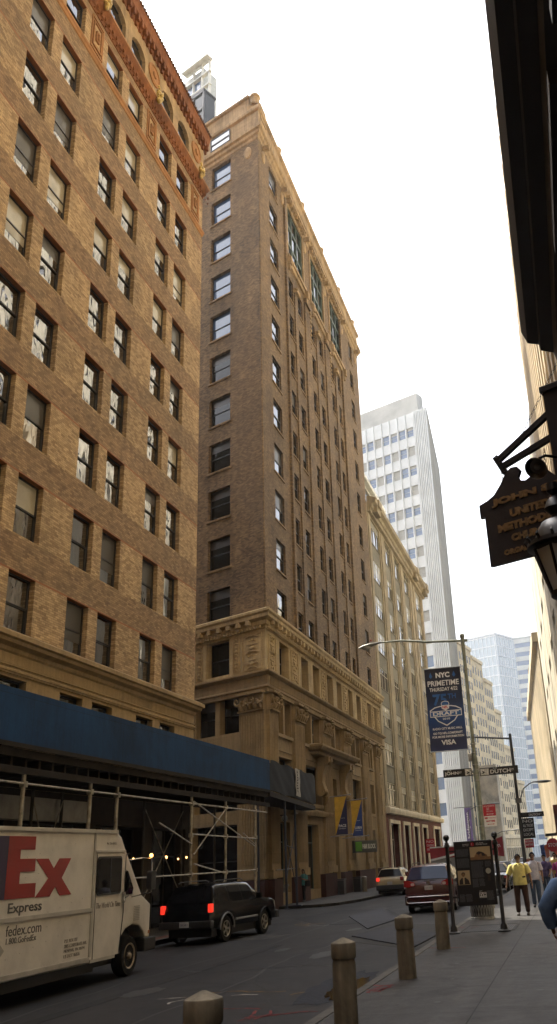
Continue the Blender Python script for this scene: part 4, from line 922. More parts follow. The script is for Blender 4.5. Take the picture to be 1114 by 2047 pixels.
# ================================================================ litter baskets
def mesh_basket(name, label, x, y, r0, r1, h, m):
    o = thing(name, label, 'litter bin', T(x, y, .14)); b = MB(); n = 26
    for k in range(n):
        for s in (1, -1):
            a = 2*PI*k/n; P = [((r0+(r1-r0)*t/5)*math.cos(a+s*t*.09), (r0+(r1-r0)*t/5)*math.sin(a+s*t*.09), h*t/5) for t in range(6)]
            b.tube(P, .010, 4, cap=False)
    b.build('mesh', m, o, local=True)
    MB().lathe([(r0+.01, 0), (r0+.03, .0), (r0+.03, .07), (r0+.005, .08)], 24).build('foot_ring', m, o, local=True, smooth=40)
    MB().lathe([(r1-.01, h-.03), (r1+.02, h-.03), (r1+.02, h+.02), (r1-.01, h+.02)], 24).build('rim', m, o, local=True, smooth=40)
    MB().lathe([(.01, .04), (r0-.02, .04), (r0+.01, .5), (r0+.02, .52), (.02, .55)], 18).build('liner', mat('bin_liner', (.05, .05, .052), .35, var=.3), o, local=True, smooth=50)
    return o
zn_ = mat('galvanised', (.30, .30, .29), .42, .55, var=.3, vscale=5)
mesh_basket('litter_bin', 'wire-mesh litter basket standing behind the information sign', -3.15, 30.1, .34, .42, .82, zn_)
PLN = thing('planter', 'round grey concrete street bin at the shop corner near the far scaffold post', 'bin', T(-16.3, 50.6, .14))
MB().lathe([(.36, 0), (.42, .85), (.47, .86), (.47, .98), (.38, .98), (.35, .7), (.01, .7)], 20).build('tub', mat('tub_concrete', (.20, .19, .17), .8, var=.3), PLN, local=True, smooth=40)
MB().lathe([(.34, 0), (.34, .05), (.02, .06)], 16, (0, 0, .71)).build('soil', mat('soil', (.03, .02, .015), .9), PLN, local=True)
for x, y, lab, r, h in ((-14.3, 62.6, 'stouter steel bollard of the pair outside the tax office entrance', .17, .95), (-13.7, 65.0, 'slimmer steel bollard of the pair outside the tax office entrance', .11, .95)):
    o = MB().lathe([(r+.03, 0), (r+.03, .03), (r, .04), (r, h*.9), (r+.02, h*.91), (r+.02, h*.95), (r*.7, h), (.01, h+.02)], 14).build('steel_bollard', mat('bollard_steel', (.22, .19, .14), .35, .5, var=.2), None, T(x, y, .14), smooth=40); tag(o, lab, 'bollard', 'pair of steel bollards')
for x, y, lab in ((-15.2, 59.8, 'black rubbish bin against the dark granite base left of the entrance'), (-15.0, 63.6, 'black rubbish bin half hidden by the steel bollards at the entrance')):
    o = thing('rubbish_bin', lab, 'bin', T(x, y, .14), 'black bins at the entrance'); MB().bbox(-.25, .25, -.3, .3, 0, .85, .03).build('body', MATS['win_black'], o, local=True); MB().bbox(-.28, .28, -.33, .33, .86, .93, .02).build('lid', MATS['sign_black'], o, local=True)

# ================================================================ street light, banner and signs
mat('pole_green', (.20, .22, .18), .5, .3, var=.35, vscale=3); mat('pole_grey', (.075, .07, .062), .5, .3, var=.3)
LX, LY = -3.5, 36.2
def cobra(b, tip, d, s=1.):
    """lamp head: tip = arm end, d = unit direction"""
    d = Vector(d); p = Vector(tip)
    pts = [p-d*.1*s, p+d*.15*s, p+d*.4*s, p+d*.75*s, p+d*.98*s]; rr = [.05*s, .09*s, .15*s, .13*s, .03*s]
    o = len(b.v); b.tube(pts, rr, 10)
    for i in range(o, len(b.v)):
        v = b.v[i]; zc = p.z+(d.z*((Vector(v)-p).dot(d))); b.v[i] = (v[0], v[1], zc+(v[2]-zc)*.6)
SL = thing('street_lamp', 'tall galvanised street lamp pole carrying the blue banner and the corner street-name signs', 'street lamp', T(LX, LY, .14))
MB().lathe([(.22, 0), (.22, .5), (.14, .6), (.115, .8), (.115, 5.4), (.082, 5.6), (.078, 10.3), (.10, 10.32), (.10, 10.46), (.03, 10.52)], 16).build('pole', MATS['pole_green'], SL, T(LX, LY, .14), smooth=35)
tip = Vector((LX-3.55, LY-.1, 10.62)); m = MB(); m.tube([(LX, LY, 10.35), (LX-1.5, LY, 10.45), (LX-2.6, LY-.05, 10.62), tip], [.055, .05, .045, .035], 8)
m.tube([(LX+.2, LY, 10.34), (LX, LY, 10.35)], .06, 8); m.build('arm', MATS['pole_green'], SL, smooth=60)
m = MB(); cobra(m, tip, Vector((-1, 0, -.16)).normalized(), .95); m.build('lamp_head', mat('lamp_head_grey', (.16, .16, .14), .45, .3, var=.15), SL, smooth=60)
MB().ball(tip+Vector((-.55, 0, -.16)), .13, 8, (1.6, 1, .8)).build('lamp_lens', mat('lens', (.30, .31, .30), .15, ior=1.6), SL, smooth=60)
MB().lathe([(.04, 0), (.04, .07), (.01, .08)], 8, tip+Vector((-.35, 0, .1))).build('photocell', mat('photocell_red', (.25, .05, .02), .5), SL)
m = MB()
for z in (4.7, 4.9, 5.1, 5.3, 5.75, 6.1, 9.1, 3.75, 3.0): m.lathe([(.125, z), (.125, z+.04)], 12, (LX, LY, 0))
for z in (5.45, 5.6): m.box(LX-.24, LX-.1, LY-.05, LY+.05, z, z+.14)
m.build('band_clamps', zn_, SL)
# banner: hangs between two arms, its plane turned a little to the street
BN = thing('street_banner', 'dark blue football draft banner hanging from the street lamp pole', 'banner', T(LX-.9, LY, 7.5))
def banner(parent, M, w, h, m, rows=10, amp=.03):
    b = MB(); vs = []; nx = 12
    for j in range(rows+1):
        for i in range(nx+1): vs.append((w*i/nx, amp*math.sin(i*1.1+j*.35)*(.3+.7*math.sin(PI*j/rows)), h*j/rows))
    b.add(vs, [[j*(nx+1)+i, j*(nx+1)+i+1, (j+1)*(nx+1)+i+1, (j+1)*(nx+1)+i] for j in range(rows) for i in range(nx)])
    return b.build('cloth', m, parent, M, smooth=80, fixn=False)
bw, bh = 1.50, 3.32
FBn = F((LX-.22-bw, LY-.06, 5.95), (1, .03))
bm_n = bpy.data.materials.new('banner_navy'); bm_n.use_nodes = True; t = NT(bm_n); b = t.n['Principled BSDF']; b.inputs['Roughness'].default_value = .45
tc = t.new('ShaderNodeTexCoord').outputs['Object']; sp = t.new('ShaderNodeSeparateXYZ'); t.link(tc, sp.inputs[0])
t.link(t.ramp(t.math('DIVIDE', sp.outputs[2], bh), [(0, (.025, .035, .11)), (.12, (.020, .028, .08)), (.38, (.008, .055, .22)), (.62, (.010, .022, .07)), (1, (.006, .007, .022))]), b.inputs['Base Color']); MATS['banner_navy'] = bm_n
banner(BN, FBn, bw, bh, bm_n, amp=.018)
MB().tube([(LX, LY, 9.29), (LX-.25-bw, LY-.06, 9.29)], .022, 6).tube([(LX, LY, 5.93), (LX-.25-bw, LY-.06, 5.93)], .022, 6).build('arms', zn_, BN)
wt = mat('print_white', (.74, .76, .80), .5, var=0); bt = mat('print_blue', (.02, .11, .36), .5, var=0); rt_ = mat('print_red', (.45, .02, .04), .5, var=0)
def bt_(s, x, z, w, h, m=wt, bold=.006, d=-.024, n='lettering'): txt(s, .3, FT(FBn, x, d, z), m, BN, n, .003, w=w, h=h, bold=bold)
bt_('NYC', .46, 2.93, .58, .22, bold=.012); bt_('PRIMETIME', .10, 2.60, 1.30, .22); bt_('THURSDAY 4/22', .16, 2.38, 1.16, .15)
bt_('75', .26, 1.80, .58, .46, bt, .01); bt_('TH', .88, 2.05, .34, .2, bt, .008)
bt_('RADIO CITY MUSIC HALL', .16, .82, 1.2, .09, bold=.006); bt_('GO TO NFL.COM/DRAFT', .16, .64, 1.2, .09, bold=.01); bt_('FOR MORE INFORMATION', .12, .50, 1.28, .09, bold=.008); bt_('VISA', .46, .22, .6, .2, bold=.01)
def bpoly(pts, m, d0, d1, name='crest'): MB().prism(pts, d0, d1).build(name, m, BN, FBn)
bpoly([(.10, 1.42), (.10, 1.62), (.30, 1.74), (.52, 1.78), (.98, 1.78), (1.18, 1.74), (1.40, 1.62), (1.40, 1.42), (1.22, 1.32), (1.10, 1.16), (.75, .96), (.40, 1.16), (.28, 1.32)], wt, -.026, -.022)
bpoly([(.14, 1.44), (.14, 1.60), (.32, 1.70), (.53, 1.74), (.97, 1.74), (1.16, 1.70), (1.36, 1.60), (1.36, 1.44), (1.18, 1.34), (1.07, 1.19), (.75, 1.01), (.43, 1.19), (.32, 1.34)], bm_n, -.029, -.0262)
bpoly([(.10, 1.34), (.10, 1.58), (1.40, 1.58), (1.40, 1.34)], wt, -.032, -.0292); bpoly([(.13, 1.37), (.13, 1.55), (1.37, 1.55), (1.37, 1.37)], bt, -.035, -.0322)
bt_('DRAFT', .22, 1.39, 1.06, .15, bold=.008, d=-.038); bt_('2010', .60, 1.21, .30, .08, d=-.034)
bpoly([(.58, 1.86), (.62, 1.94), (.75, 1.97), (.88, 1.94), (.92, 1.86), (.90, 1.66), (.75, 1.58), (.60, 1.66)], wt, -.040, -.0352, 'shield')
bpoly([(.605, 1.86), (.64, 1.92), (.75, 1.945), (.86, 1.92), (.895, 1.86), (.89, 1.80), (.61, 1.80)], bt, -.043, -.0402, 'shield')
txt('NFL', .2, FT(FBn, .635, -.044, 1.66), rt_, BN, 'lettering', .003, w=.23, h=.11, bold=.006)
for x in (.25, 1.22): bpoly([(x-.07, 3.0), (x, 3.18), (x+.07, 3.0), (x, 2.92)], bt, -.026, -.022, 'drop')

def sign_board(parent, M, w, h, m, name='board', t_=.012): return MB().bbox(0, w, 0, t_, 0, h, .004).build(name, m, parent, M)
mat('street_black', (.008, .008, .009), .4, var=.05)
for lab, x0, u, s, w, top, side in (('black JOHN ST street-name sign on the left side of the lamp pole', LX-1.30, (1, 0), 'JOHN', 1.15, '42-49', 'l'), ('black DUTCH ST street-name sign on the right side of the lamp pole', LX+.16, (1, -.06), 'DUTCH', 1.52, '21-29', 'r')):
    o = thing('street_sign', lab, 'street sign', T(x0, LY, 4.7), 'street-name signs on the lamp pole'); f_ = F((x0, LY-.06, 4.90 if side == 'l' else 4.86), u)
    sign_board(o, f_, w, .30, MATS['street_black'])
    lx = .06 if side == 'l' else .42; lw = .55 if side == 'l' else .80
    txt(s, .2, FT(f_, lx, -.004, .06), MATS['sign_white'], o, w=lw, h=.15, bold=.003, depth=.002); txt('ST', .1, FT(f_, lx+lw+.03, -.004, .12), MATS['sign_white'], o, h=.07, depth=.002)
    txt(top, .1, FT(f_, lx+.12, -.004, .235), MATS['sign_white'], o, h=.045, depth=.002)
    ax = w-.27 if side == 'l' else .03; MB().box(ax, ax+(.24 if side == 'l' else .33), -.004, .0, .03, .27).build('arrow_panel', mat('aged_white', (.55, .55, .52), .5, var=.5, vscale=9), o, f_)
    MB().prism([(ax+.05, .06), (ax+.2, .14), (ax+.05, .2), (ax+.09, .14)], -.006, -.0045).build('arrow', MATS['street_black'], o, f_)
    m = MB().box(-.03 if side == 'r' else w-.02, .02 if side == 'r' else w+.22, -.0, .05, .10, .2); m.build('bracket', zn_, o, f_)
PK = thing('parking_sign', 'red and white no standing and no parking anytime sign clamped to the lamp pole', 'road sign', T(LX+.2, LY, 3.2)); f_ = F((LX+.14, LY-.1, 2.98), (1, -.02))
MB().bbox(0, .48, 0, .01, .38, .80, .004).build('red_board', MATS['sign_red'], PK, f_); MB().bbox(.0, .48, 0, .01, .0, .375, .004).build('white_board', MATS['sign_white'], PK, f_)
txt('NO STANDING', .08, FT(f_, .03, -.003, .72), MATS['sign_white'], PK, w=.42, h=.05, depth=.002)
for i, s in enumerate(('7AM', '7PM', 'EXC SUN')): txt(s, .06, FT(f_, .13, -.003, .65-.06*i), MATS['sign_white'], PK, h=.04, depth=.002)
txt('NO', .08, FT(f_, .03, -.003, .27), MATS['sign_red'], PK, w=.12, h=.08, depth=.002, bold=.01); txt('PARKING', .08, FT(f_, .16, -.003, .28), MATS['sign_red'], PK, w=.30, h=.06, depth=.002); txt('ANYTIME', .08, FT(f_, .07, -.003, .16), MATS['sign_red'], PK, w=.35, h=.07, depth=.002, bold=.004)
for z, m_ in ((.43, 'sign_white'), (.06, 'sign_red')): MB().box(.14, .36, -.003, 0, z+.012, z+.028).prism([(.10, z+.02), (.16, z+.0), (.16, z+.04)], -.003, 0).prism([(.40, z+.02), (.34, z+.0), (.34, z+.04)], -.003, 0).build('arrow', MATS[m_], PK, f_)

# second pole with signal arm and lamp
P2 = thing('signal_pole', 'dark pole with a long mast arm and a curved lamp arm, beyond the first lamp', 'pole', T(-3.35, 60, .14))
MB().lathe([(.2, 0), (.2, .4), (.12, .5), (.10, 5.2), (.09, 9.1), (.02, 9.16)], 12).build('pole', MATS['pole_grey'], P2, T(-3.3, 60, .14), smooth=40)
MB().tube([(-3.3, 60, 8.95), (-5.7, 60, 9.25), (-7.2, 60, 9.4)], .06, 7).build('mast_arm', MATS['pole_grey'], P2)
m = MB(); m.tube([(-3.3, 60, 5.1), (-3.1, 60, 5.2), (-2.85, 60, 5.75), (-2.4, 60, 6.05), (-2.1, 60, 6.12)], .04, 7); m.box(-3.45, -3.05, 59.8, 60.1, 4.9, 5.2)
cobra(m, (-2.1, 60, 6.12), (1, 0, -.02), 1.1); m.build('lamp_arm', MATS['lamp_head_grey'], P2, smooth=60)
for lab, f_, w, h, m_, s in (('black DUTCH ST street-name sign on the second pole', F((-3.2, 59.85, 4.0), (1, 0)), 1.45, .30, 'street_black', 'DUTCH'),):
    o = thing('street_sign', lab, 'street sign', T(-3, 59.85, 4.1)); sign_board(o, f_, w, h, MATS[m_]); txt(s, .2, FT(f_, .5, -.004, .07), MATS['sign_white'], o, w=.68, h=.14, bold=.003, depth=.002); txt('ST', .1, FT(f_, 1.22, -.004, .14), MATS['sign_white'], o, h=.06, depth=.002)
def small_sign(name, label, x, y, z, w, h, m, lines, cm='sign_white', u=(1, 0), pole=None):
    o = thing(name, label, 'road sign', T(x, y, z)); f_ = F((x, y, z), u); sign_board(o, f_, w, h, MATS[m])
    n = len(lines)
    for i, s in enumerate(lines):
        hh = h/(n+.6); txt(s, .1, FT(f_, w*.1, -.003, h-hh*(i+1)), MATS[cm], o, w=w*.8, h=hh*.62, depth=.002)
    if pole: MB().tube([(w/2, .04, -z+.14), (w/2, .04, h+.1)], .03, 7).build('post', MATS['pole_grey'], o, f_)
    return o
small_sign('notice_board', 'tall black notice board hanging on the second pole under the street-name sign', -3.22, 59.82, 2.75, .78, 1.2, 'street_black', ['NO', 'ALL TRUCKS', 'EXCEPT', 'LOCAL'])
small_sign('parking_sign', 'small red and white parking sign at the bottom of the second pole', -3.15, 59.8, 2.2, .55, .5, 'sign_red', ['NO STANDING', 'ANYTIME'])
small_sign('parking_sign', 'red parking sign on a thin post by the left kerb before the granite ground floor', -12.35, 78, 2.35, .75, 1.1, 'sign_red', ['NO', 'STANDING', 'ANYTIME'], pole=True)
ST = thing('stop_sign', 'red octagonal stop sign far down the right pavement', 'road sign', T(-2.15, 74, 0))
m = MB().lathe([(.50, 0), (.50, .02)], 8, (0, 0, 0), 'y'); m.xf(Matrix.Rotation(PI/8, 4, 'Y')); m.build('board', MATS['sign_red'], ST, T(-1.72, 72, 2.32)); txt('STOP', .2, Matrix.Translation((-2.08, 71.97, 2.2)) @ Matrix.Rotation(PI/2, 4, 'X'), MATS['sign_white'], ST, w=.72, h=.25, depth=.003)
MB().tube([(-1.72, 72.05, .14), (-1.72, 72.05, 3.1)], .035, 7).build('post', MATS['pole_grey'], ST)
MB().bbox(-2.2, -1.2, 72, 72.02, 2.95, 3.15, .005).build('name_plate', MATS['street_black'], ST)
# far small lamps on the left side behind the banner
for x, y, z, lab in ((-8.2, 95, 6.7, 'small distant street lamp head above the parking sign'), (-7.9, 120, 4.6, 'farthest small street lamp arm low beside the sign post')):
    o = thing('distant_lamp', lab, 'street lamp', T(x-3, y, .14), 'distant street lamps'); m = MB(); m.tube([(x-2.2, y, .14), (x-2.2, y, z-.5), (x-1.2, y, z-.1), (x, y, z)], .05, 6); m.build('pole', MATS['pole_grey'], o); m = MB(); cobra(m, (x, y, z), (1, 0, 0), 1.2); m.build('lamp_head', MATS['lamp_head_grey'], o)
# hanging banners and flags
def wall_banner(x0, x1, y, z0, z1, right, logo, sub, lab, rod):
    o = thing('university_banner', lab, 'banner', T((x0+x1)/2, y, z0), 'yellow and blue banners on the stone front'); f_ = F((x0, y, z0), (1, .04)); w, h = x1-x0, z1-z0
    MB().prism([(0, 0), (0, h), (w, h)], 0, .012).build('yellow_half', mat('banner_yellow', (.58, .36, .035), .6, var=.12, vscale=3), o, f_)
    MB().prism([(0.006, 0), (w, h-.012), (w, 0)], .001, .011).build('blue_half', right, o, f_)
    txt(logo, .2, FT(f_, w*.28, -.003, h*.19), MATS['print_white'], o, w=w*.62, h=h*.075, depth=.002, bold=.004); txt(sub, .1, FT(f_, w*.28, -.003, h*.14), MATS['print_white'], o, w=w*.6, h=h*.025, depth=.002); txt('Lubin School', .1, FT(f_, w*.5, -.003, h*.42), MATS['print_white'], o, w=w*.3, h=h*.02, depth=.002)
    for zz in (z1+.06, z0-.06): MB().tube([(WX, y+.0, zz-.05), (x1+rod, y+.02, zz+.04)], .03, 7).ball((x1+rod+.03, y+.02, zz+.04), .06, 6).build('rod', zn_, o)
nv = mat('banner_deep', (.015, .018, .075), .6, var=.1); rb = mat('banner_royal', (.02, .055, .24), .6, var=.1)
wall_banner(-15.12, -14.32, 58.6, 3.72, 6.05, nv, 'PACE', 'UNIVERSITY', 'hanging yellow banner with a dark navy lower half, nearer of the two on stone', .25)
wall_banner(-14.95, -14.2, 62.5, 3.68, 5.98, rb, 'LUBIN', 'SCHOOL OF BUSINESS', 'hanging yellow banner with a bright royal blue lower half, farther of the two on stone', .35)
HR = thing('shop_sign', 'projecting grey shop sign with a green square over the dark doorway', 'shop sign', T(-15.2, 64, 2.6)); f_ = F((-15.35, 64.4, 2.62), (.35, .94))
MB().bbox(0, 3.0, -.05, .5, 0, .8, .02).build('box', mat('sign_grey', (.07, .07, .055), .5), HR, f_); MB().box(.15, .95, -.07, -.05, .1, .72).build('green_square', mat('sign_green', (.10, .30, .02), .45), HR, f_)
txt('H&R BLOCK', .3, FT(f_, 1.05, -.053, .25), mat('sign_ivory', (.6, .6, .52), .5), HR, w=1.75, h=.32, depth=.004, bold=.01)
SD = thing('dome_camera', 'small white dome lamp on the stone wall under the tarpaulin end of the shed', 'dome lamp', T(WX, 48.2, 4.3)); MB().ball((WX+.4, 48.3, 4.45), .17, 10).build('dome', mat('dome_white', (.5, .49, .45), .3), SD, smooth=60); MB().tube([(WX, 48.3, 4.62), (WX+.4, 48.3, 4.62)], .03, 6).build('arm', MATS['win_black'], SD)
PB_ = thing('purple_flag', 'narrow purple vertical banner on the white slab tower wall', 'banner', T(-15.2, 140, 4)); MB().bbox(-15.9, -14.9, 140, 140.02, 3.9, 8.6, .004).build('cloth', mat('purple_cloth', (.06, .03, .16), .6), PB_); MB().tube([(-17.5, 140, 8.7), (-14.7, 140, 8.7)], .06, 6).build('rod', MATS['win_black'], PB_); txt('bridgespan', .8, Matrix.Translation((-15.2, 139.97, 4.3)) @ Matrix.Rotation(PI/2, 4, 'X') @ RZ(PI/2), wt, PB_, w=3.6, h=.5)
FPp = thing('flagpole', 'thin bare flagpole standing before the slab tower just left of the information sign', 'pole', T(-9.9, 95, 0)); MB().tube([(-9.6, 95, 0), (-9.6, 95, 9.6)], .05, 6).ball((-9.6, 95, 9.65), .12, 6).build('pole', MATS['pole_grey'], FPp)
fg = thing('street_flags', 'cluster of red, white and blue flags hanging over the far right pavement', 'flags', T(-2.4, 85, 2)); 
for i, (x, c) in enumerate(((-3.1, (.02, .05, .2)), (-2.75, (.45, .10, .03)), (-2.4, (.5, .5, .5)), (-2.05, (.45, .08, .02)), (-1.75, (.03, .08, .25)))):
    MB().prism([(x, 1.3), (x-.1, 2.35), (x+.25, 2.5), (x+.32, 1.45)], 85+i*.2, 85.02+i*.2).build('flag', mat('flag_%d' % i, c, .6), fg)
MB().tube([(-2.6, 86, .3), (-2.4, 85.2, 2.8)], .03, 5).build('pole', zn_, fg)
RDs = thing('red_sign', 'red triangular shop banner low down beyond the information sign post', 'shop sign', T(-5.9, 68, 2)); MB().prism([(-6.25, 1.9), (-6.25, 2.85), (-5.3, 3.15), (-5.3, 1.75)], 70, 70.03).build('cloth', mat('banner_red', (.30, .02, .03), .6), RDs); txt('CITI', .3, Matrix.Translation((-6.0, 69.96, 2.3)) @ Matrix.Rotation(PI/2, 4, 'X') @ RZ(.25), wt, RDs, w=.5, h=.2); MB().tube([(-6.3, 70.1, .1), (-6.3, 70.1, 3)], .04, 6).build('post', MATS['pole_grey'], RDs)
CL = thing('round_shop_sign', 'round orange sign hanging over the far pavement behind the man in the yellow shirt', 'shop sign', T(-4.3, 90, 1)); MB().lathe([(.42, 0), (.42, .06)], 14, (-4.6, 90, .95), 'y').build('disc', mat('sign_orange', (.35, .10, .02), .5), CL); MB().tube([(-4.6, 90.1, .1), (-4.6, 90.1, 1.0)], .04, 6).build('post', MATS['pole_grey'], CL)
# dark awning and shop boards at the right edge
AW = thing('shop_awning', 'dark shop awning with a lit picture sign at the right edge beyond the church', 'awning', T(.2, 50, 3)); 
MB().prism([(1.15, 4.6), (-.35, 3.9), (-.35, 3.3), (-.30, 3.3), (-.30, 3.86), (1.15, 4.52)], 50.5, 54, 'y').build('canopy', MATS['sign_black'], AW); MB().bbox(-.95, .3, 49.9, 50.0, 2.7, 4.2, .01).build('sign_box', mat('poster_red', (.10, .02, .015), .4, var=.8, vscale=3), AW)
MB().prism([(-3.2+4.2, 2.9), (-.9, 3.35), (-.9, 3.2), (1.0, 2.7)], 62, 66, 'y').build('valance', MATS['pole_grey'], AW)

# ================================================================ church sign, bracket, lantern
CS = thing('church_sign', 'dark scroll-topped church sign board with gilt letters hanging over the pavement', 'sign', T(.1, 10, 5.1)); FSg = F((-.585, 10, 5.0), (math.cos(.42), -math.sin(.42)))
P = [(.06, .15), (.06, .78), (.0, .78), (.0, .95), (.12, .98), (.22, 1.03), (.32, 1.14), (.40, 1.26), (.48, 1.31), (.56, 1.30), (.60, 1.24), (.56, 1.16), (.58, 1.11), (.65, 1.09), (.72, 1.12), (.74, 1.19), (.72, 1.27), (.78, 1.31), (.86, 1.27), (.94, 1.14), (1.04, 1.03), (1.14, .98), (1.26, .95), (1.26, .78), (1.20, .78), (1.20, .15)]
m = MB().prism(P, -.025, .025); m.build('board', mat('board_dark', (.028, .026, .030), .55, var=.25, bump=.25, bscale=40), CS, FSg)
gl = mat('gilt_letters', (.30, .20, .09), .5, .15, var=.35, vscale=20)
for s, x, z, w, h, in (('JOHN ST', .17, .86, .92, .11), ('UNITED', .40, .685, .52, .10), ('METHODIST', .22, .53, .84, .10), ('CHURCH', .38, .385, .52, .09), ('ORGANIZED 1766', .26, .235, .76, .07)):
    txt(s, .12, FT(FSg, x, -.032, z), gl, CS, w=w, h=h, depth=.007, bold=.008)
m = MB()
def chain(b, p, q, r=.012, s=.045):
    p = Vector(p); q = Vector(q); L = (q-p).length; n = int(L/s); d = (q-p)/n; t = d.normalized(); u = t.cross(Vector((0, 1, 0))).normalized(); v = t.cross(u)
    for i in range(n):
        c = p+d*(i+.5); a = u if i % 2 else v; b.tube([c-d*.62+a*.0, c-d*.3+a*r, c+d*.3+a*r, c+d*.62, c+d*.3-a*r, c-d*.3-a*r, c-d*.62], .0035, 4, cap=False)
chain(m, (.33, 0, 1.42), (.35, 0, 1.15)); chain(m, (.93, 0, 1.42), (.91, 0, 1.15)); m.build('chain', MATS['black_iron'], CS, FSg)
BR = thing('sign_bracket', 'black triangular timber bracket and post that carry the church sign', 'bracket', T(.9, 10, 6)); FB_ = F((-.30, 10, 0), (math.cos(.42), -math.sin(.42))); m = MB()
m.bar((0, 0, 6.52), (1.5, 0, 7.3), .07, .06, (0, 1, 0)); m.bar((.04, 0, 6.42), (1.5, 0, 6.78), .07, .06, (0, 1, 0)); m.bar((-.03, 0, 6.58), (.08, 0, 6.33), .07, .05, (0, 1, 0)); m.build('arms', mat('bracket_black', (.012, .011, .013), .6, var=.2), BR, FB_)
MB().bbox(.75, .97, -.1, .1, 5.0, 7.15, .012).bbox(.72, 1.0, -.13, .13, 7.15, 7.23, .01).bbox(.97, 1.58, -.06, .06, 5.1, 5.25, .01).build('post', MATS['bracket_black'], BR, FB_)
m = MB(); chain(m, (.29, .05, 6.72), (1.5, .05, 8.3), .014, .06); m.build('chain', MATS['black_iron'], BR, FB_)
SPt = thing('sign_lamp', 'dished metal lamp hooked out under the bracket to light the church sign', 'lamp', T(.3, 9.4, 6.1))
m = MB().lathe([(.0301, .12), (.045, .10), (.05, .04), (.10, .0), (.135, -.07), (.13, -.075), (.09, -.01), (.03, .0)], 20); m.build('shade', mat('dull_steel', (.17, .155, .13), .35, .6, var=.25), SPt, T(.16, 9.35, 6.09) @ Matrix.Rotation(.5, 4, 'Y') @ Matrix.Rotation(-.75, 4, 'X'), smooth=40)
MB().ball((0, 0, -.02), .045, 8).build('bulb', MATS['lens'], SPt, T(.16, 9.35, 6.09) @ Matrix.Rotation(.5, 4, 'Y') @ Matrix.Rotation(-.75, 4, 'X'))
MB().tube([(.19, 9.38, 6.2), (.26, 9.42, 6.24), (.45, 9.5, 6.22), (1.15, 9.6, 6.22)], .018, 8).build('arm', MATS['black_iron'], SPt, smooth=60)
LN = thing('wall_lantern', 'black iron lantern with frosted panes at the right edge in front of the church sign', 'lantern', T(.17, 6.2, 3.5)); c = (.19, 6.2, 0)
LNM = T(c[0], c[1], 0)
MB().lathe([(.045, 4.56), (.05, 4.50), (.02, 4.47), (.06, 4.42), (.085, 4.36), (.035, 4.31), (.05, 4.28), (.12, 4.25), (.17, 4.17), (.19, 4.11), (.245, 4.09), (.25, 4.06), (.20, 4.05), (.19, 4.03)], 24).build('roof', MATS['black_iron'], LN, LNM, smooth=40)
m = MB()
for k in range(14): a = 2*PI*k/14; m.tube([(.235*math.cos(a), .235*math.sin(a), 4.08), (.262*math.cos(a), .262*math.sin(a), 4.115), (.25*math.cos(a), .25*math.sin(a), 4.14)], [.014, .011, .004], 6)
m.build('crown', MATS['black_iron'], LN, LNM)
n = 8; m = MB(); gp = MB()
for k in range(n):
    a, a2 = 2*PI*(k+.5)/n, 2*PI*(k+1.5)/n
    m.tube([(.21*math.cos(a), .21*math.sin(a), 4.04), (.115*math.cos(a), .115*math.sin(a), 3.70)], .012, 6)
    gp.quad(*[(r*math.cos(b_), r*math.sin(b_), z) for r, z, b_ in ((.105, 3.705, a), (.105, 3.705, a2), (.198, 4.035, a2), (.198, 4.035, a))])
m.lathe([(.125, 3.72), (.125, 3.69), (.08, 3.66), (.06, 3.62), (.03, 3.60), (.045, 3.56), (.05, 3.53), (.02, 3.49), (.004, 3.46)], 18); m.build('frame', MATS['black_iron'], LN, LNM, smooth=40)
gm_ = mat('frosted_pane', (.62, .66, .62), .35, var=.1)
gp.build('panes', gm_, LN, LNM)
MB().tube([(c[0]+.02, c[1], 3.63), (.24, 6.2, 3.55), (.42, 6.2, 3.42), (.75, 6.25, 3.5), (1.15, 6.3, 3.75)], .024, 8).tube([(.30, 6.2, 3.55), (.36, 6.2, 3.62), (.42, 6.2, 3.55), (.37, 6.2, 3.49)], .014, 6).build('bracket', MATS['black_iron'], LN, smooth=60)

# ================================================================ pedestrian shed (scaffold with blue hoarding)
SHD = thing('pedestrian_shed', 'long blue-boarded pedestrian shed on galvanised scaffold posts over the left pavement', 'scaffold', T(-14, 25, .14))
bb = stonemat('hoarding_blue', (.006, .040, .118), 2.44, 1.6, joint=.45, var=.28, streak=.25, rough=.75)
XF = -13.2
MB().box(XF-.03, XF+.03, 6, 39.5, 5.27, 6.56).build('hoarding', bb, SHD, T(0, 0, 0)).matrix_local = wm(SHD).inverted() @ T(0, 0, 0)
sc_ = mat('scaffold_steel', (.30, .27, .21), .5, .35, var=.4, vscale=4); wd = mat('deck_timber', (.022, .017, .012), .85, var=.35, vscale=1.5)
MB().box(XF-.05, -15.6, 6, 39.4, 4.95, 5.15).build('deck', wd, SHD)
m = MB(); y = 6.3
while y < 39.4: m.box(-15.6, XF-.14, y, y+.09, 4.72, 4.949); y += .62
m.build('joists', wd, SHD)
MB().box(XF-.09, XF+.0, 6, 39.5, 4.55, 4.71).box(-15.35, -15.25, 6, 39.5, 4.55, 4.71).build('bearers', wd, SHD)
MB().box(XF-.035, XF+.05, 6, 39.5, 5.15, 5.265).build('edge_board', wd, SHD)
px_ = [12.2, 15.6, 17.1, 20.5, 23.8, 25.4, 31.0, 34.35, 37.8]
for y in px_:
    r = .055; MB().tube([(XF-.1, y, .144), (XF-.1, y, 4.55)], r, 8).lathe([(.13, .14), (.13, .155), (.06, .16)], 10, (XF-.1, y, 0)).build('post', sc_, SHD, smooth=60)
    MB().tube([(-15.2, y+.15, .144), (-15.2, y+.15, 4.55)], .05, 8).build('rear_post', mat('rear_steel', (.06, .055, .045), .7), SHD, smooth=60)
def rod(a, b_, r=.024): MB().tube([a, b_], r, 6).build('brace', sc_, SHD)
X = XF-.06
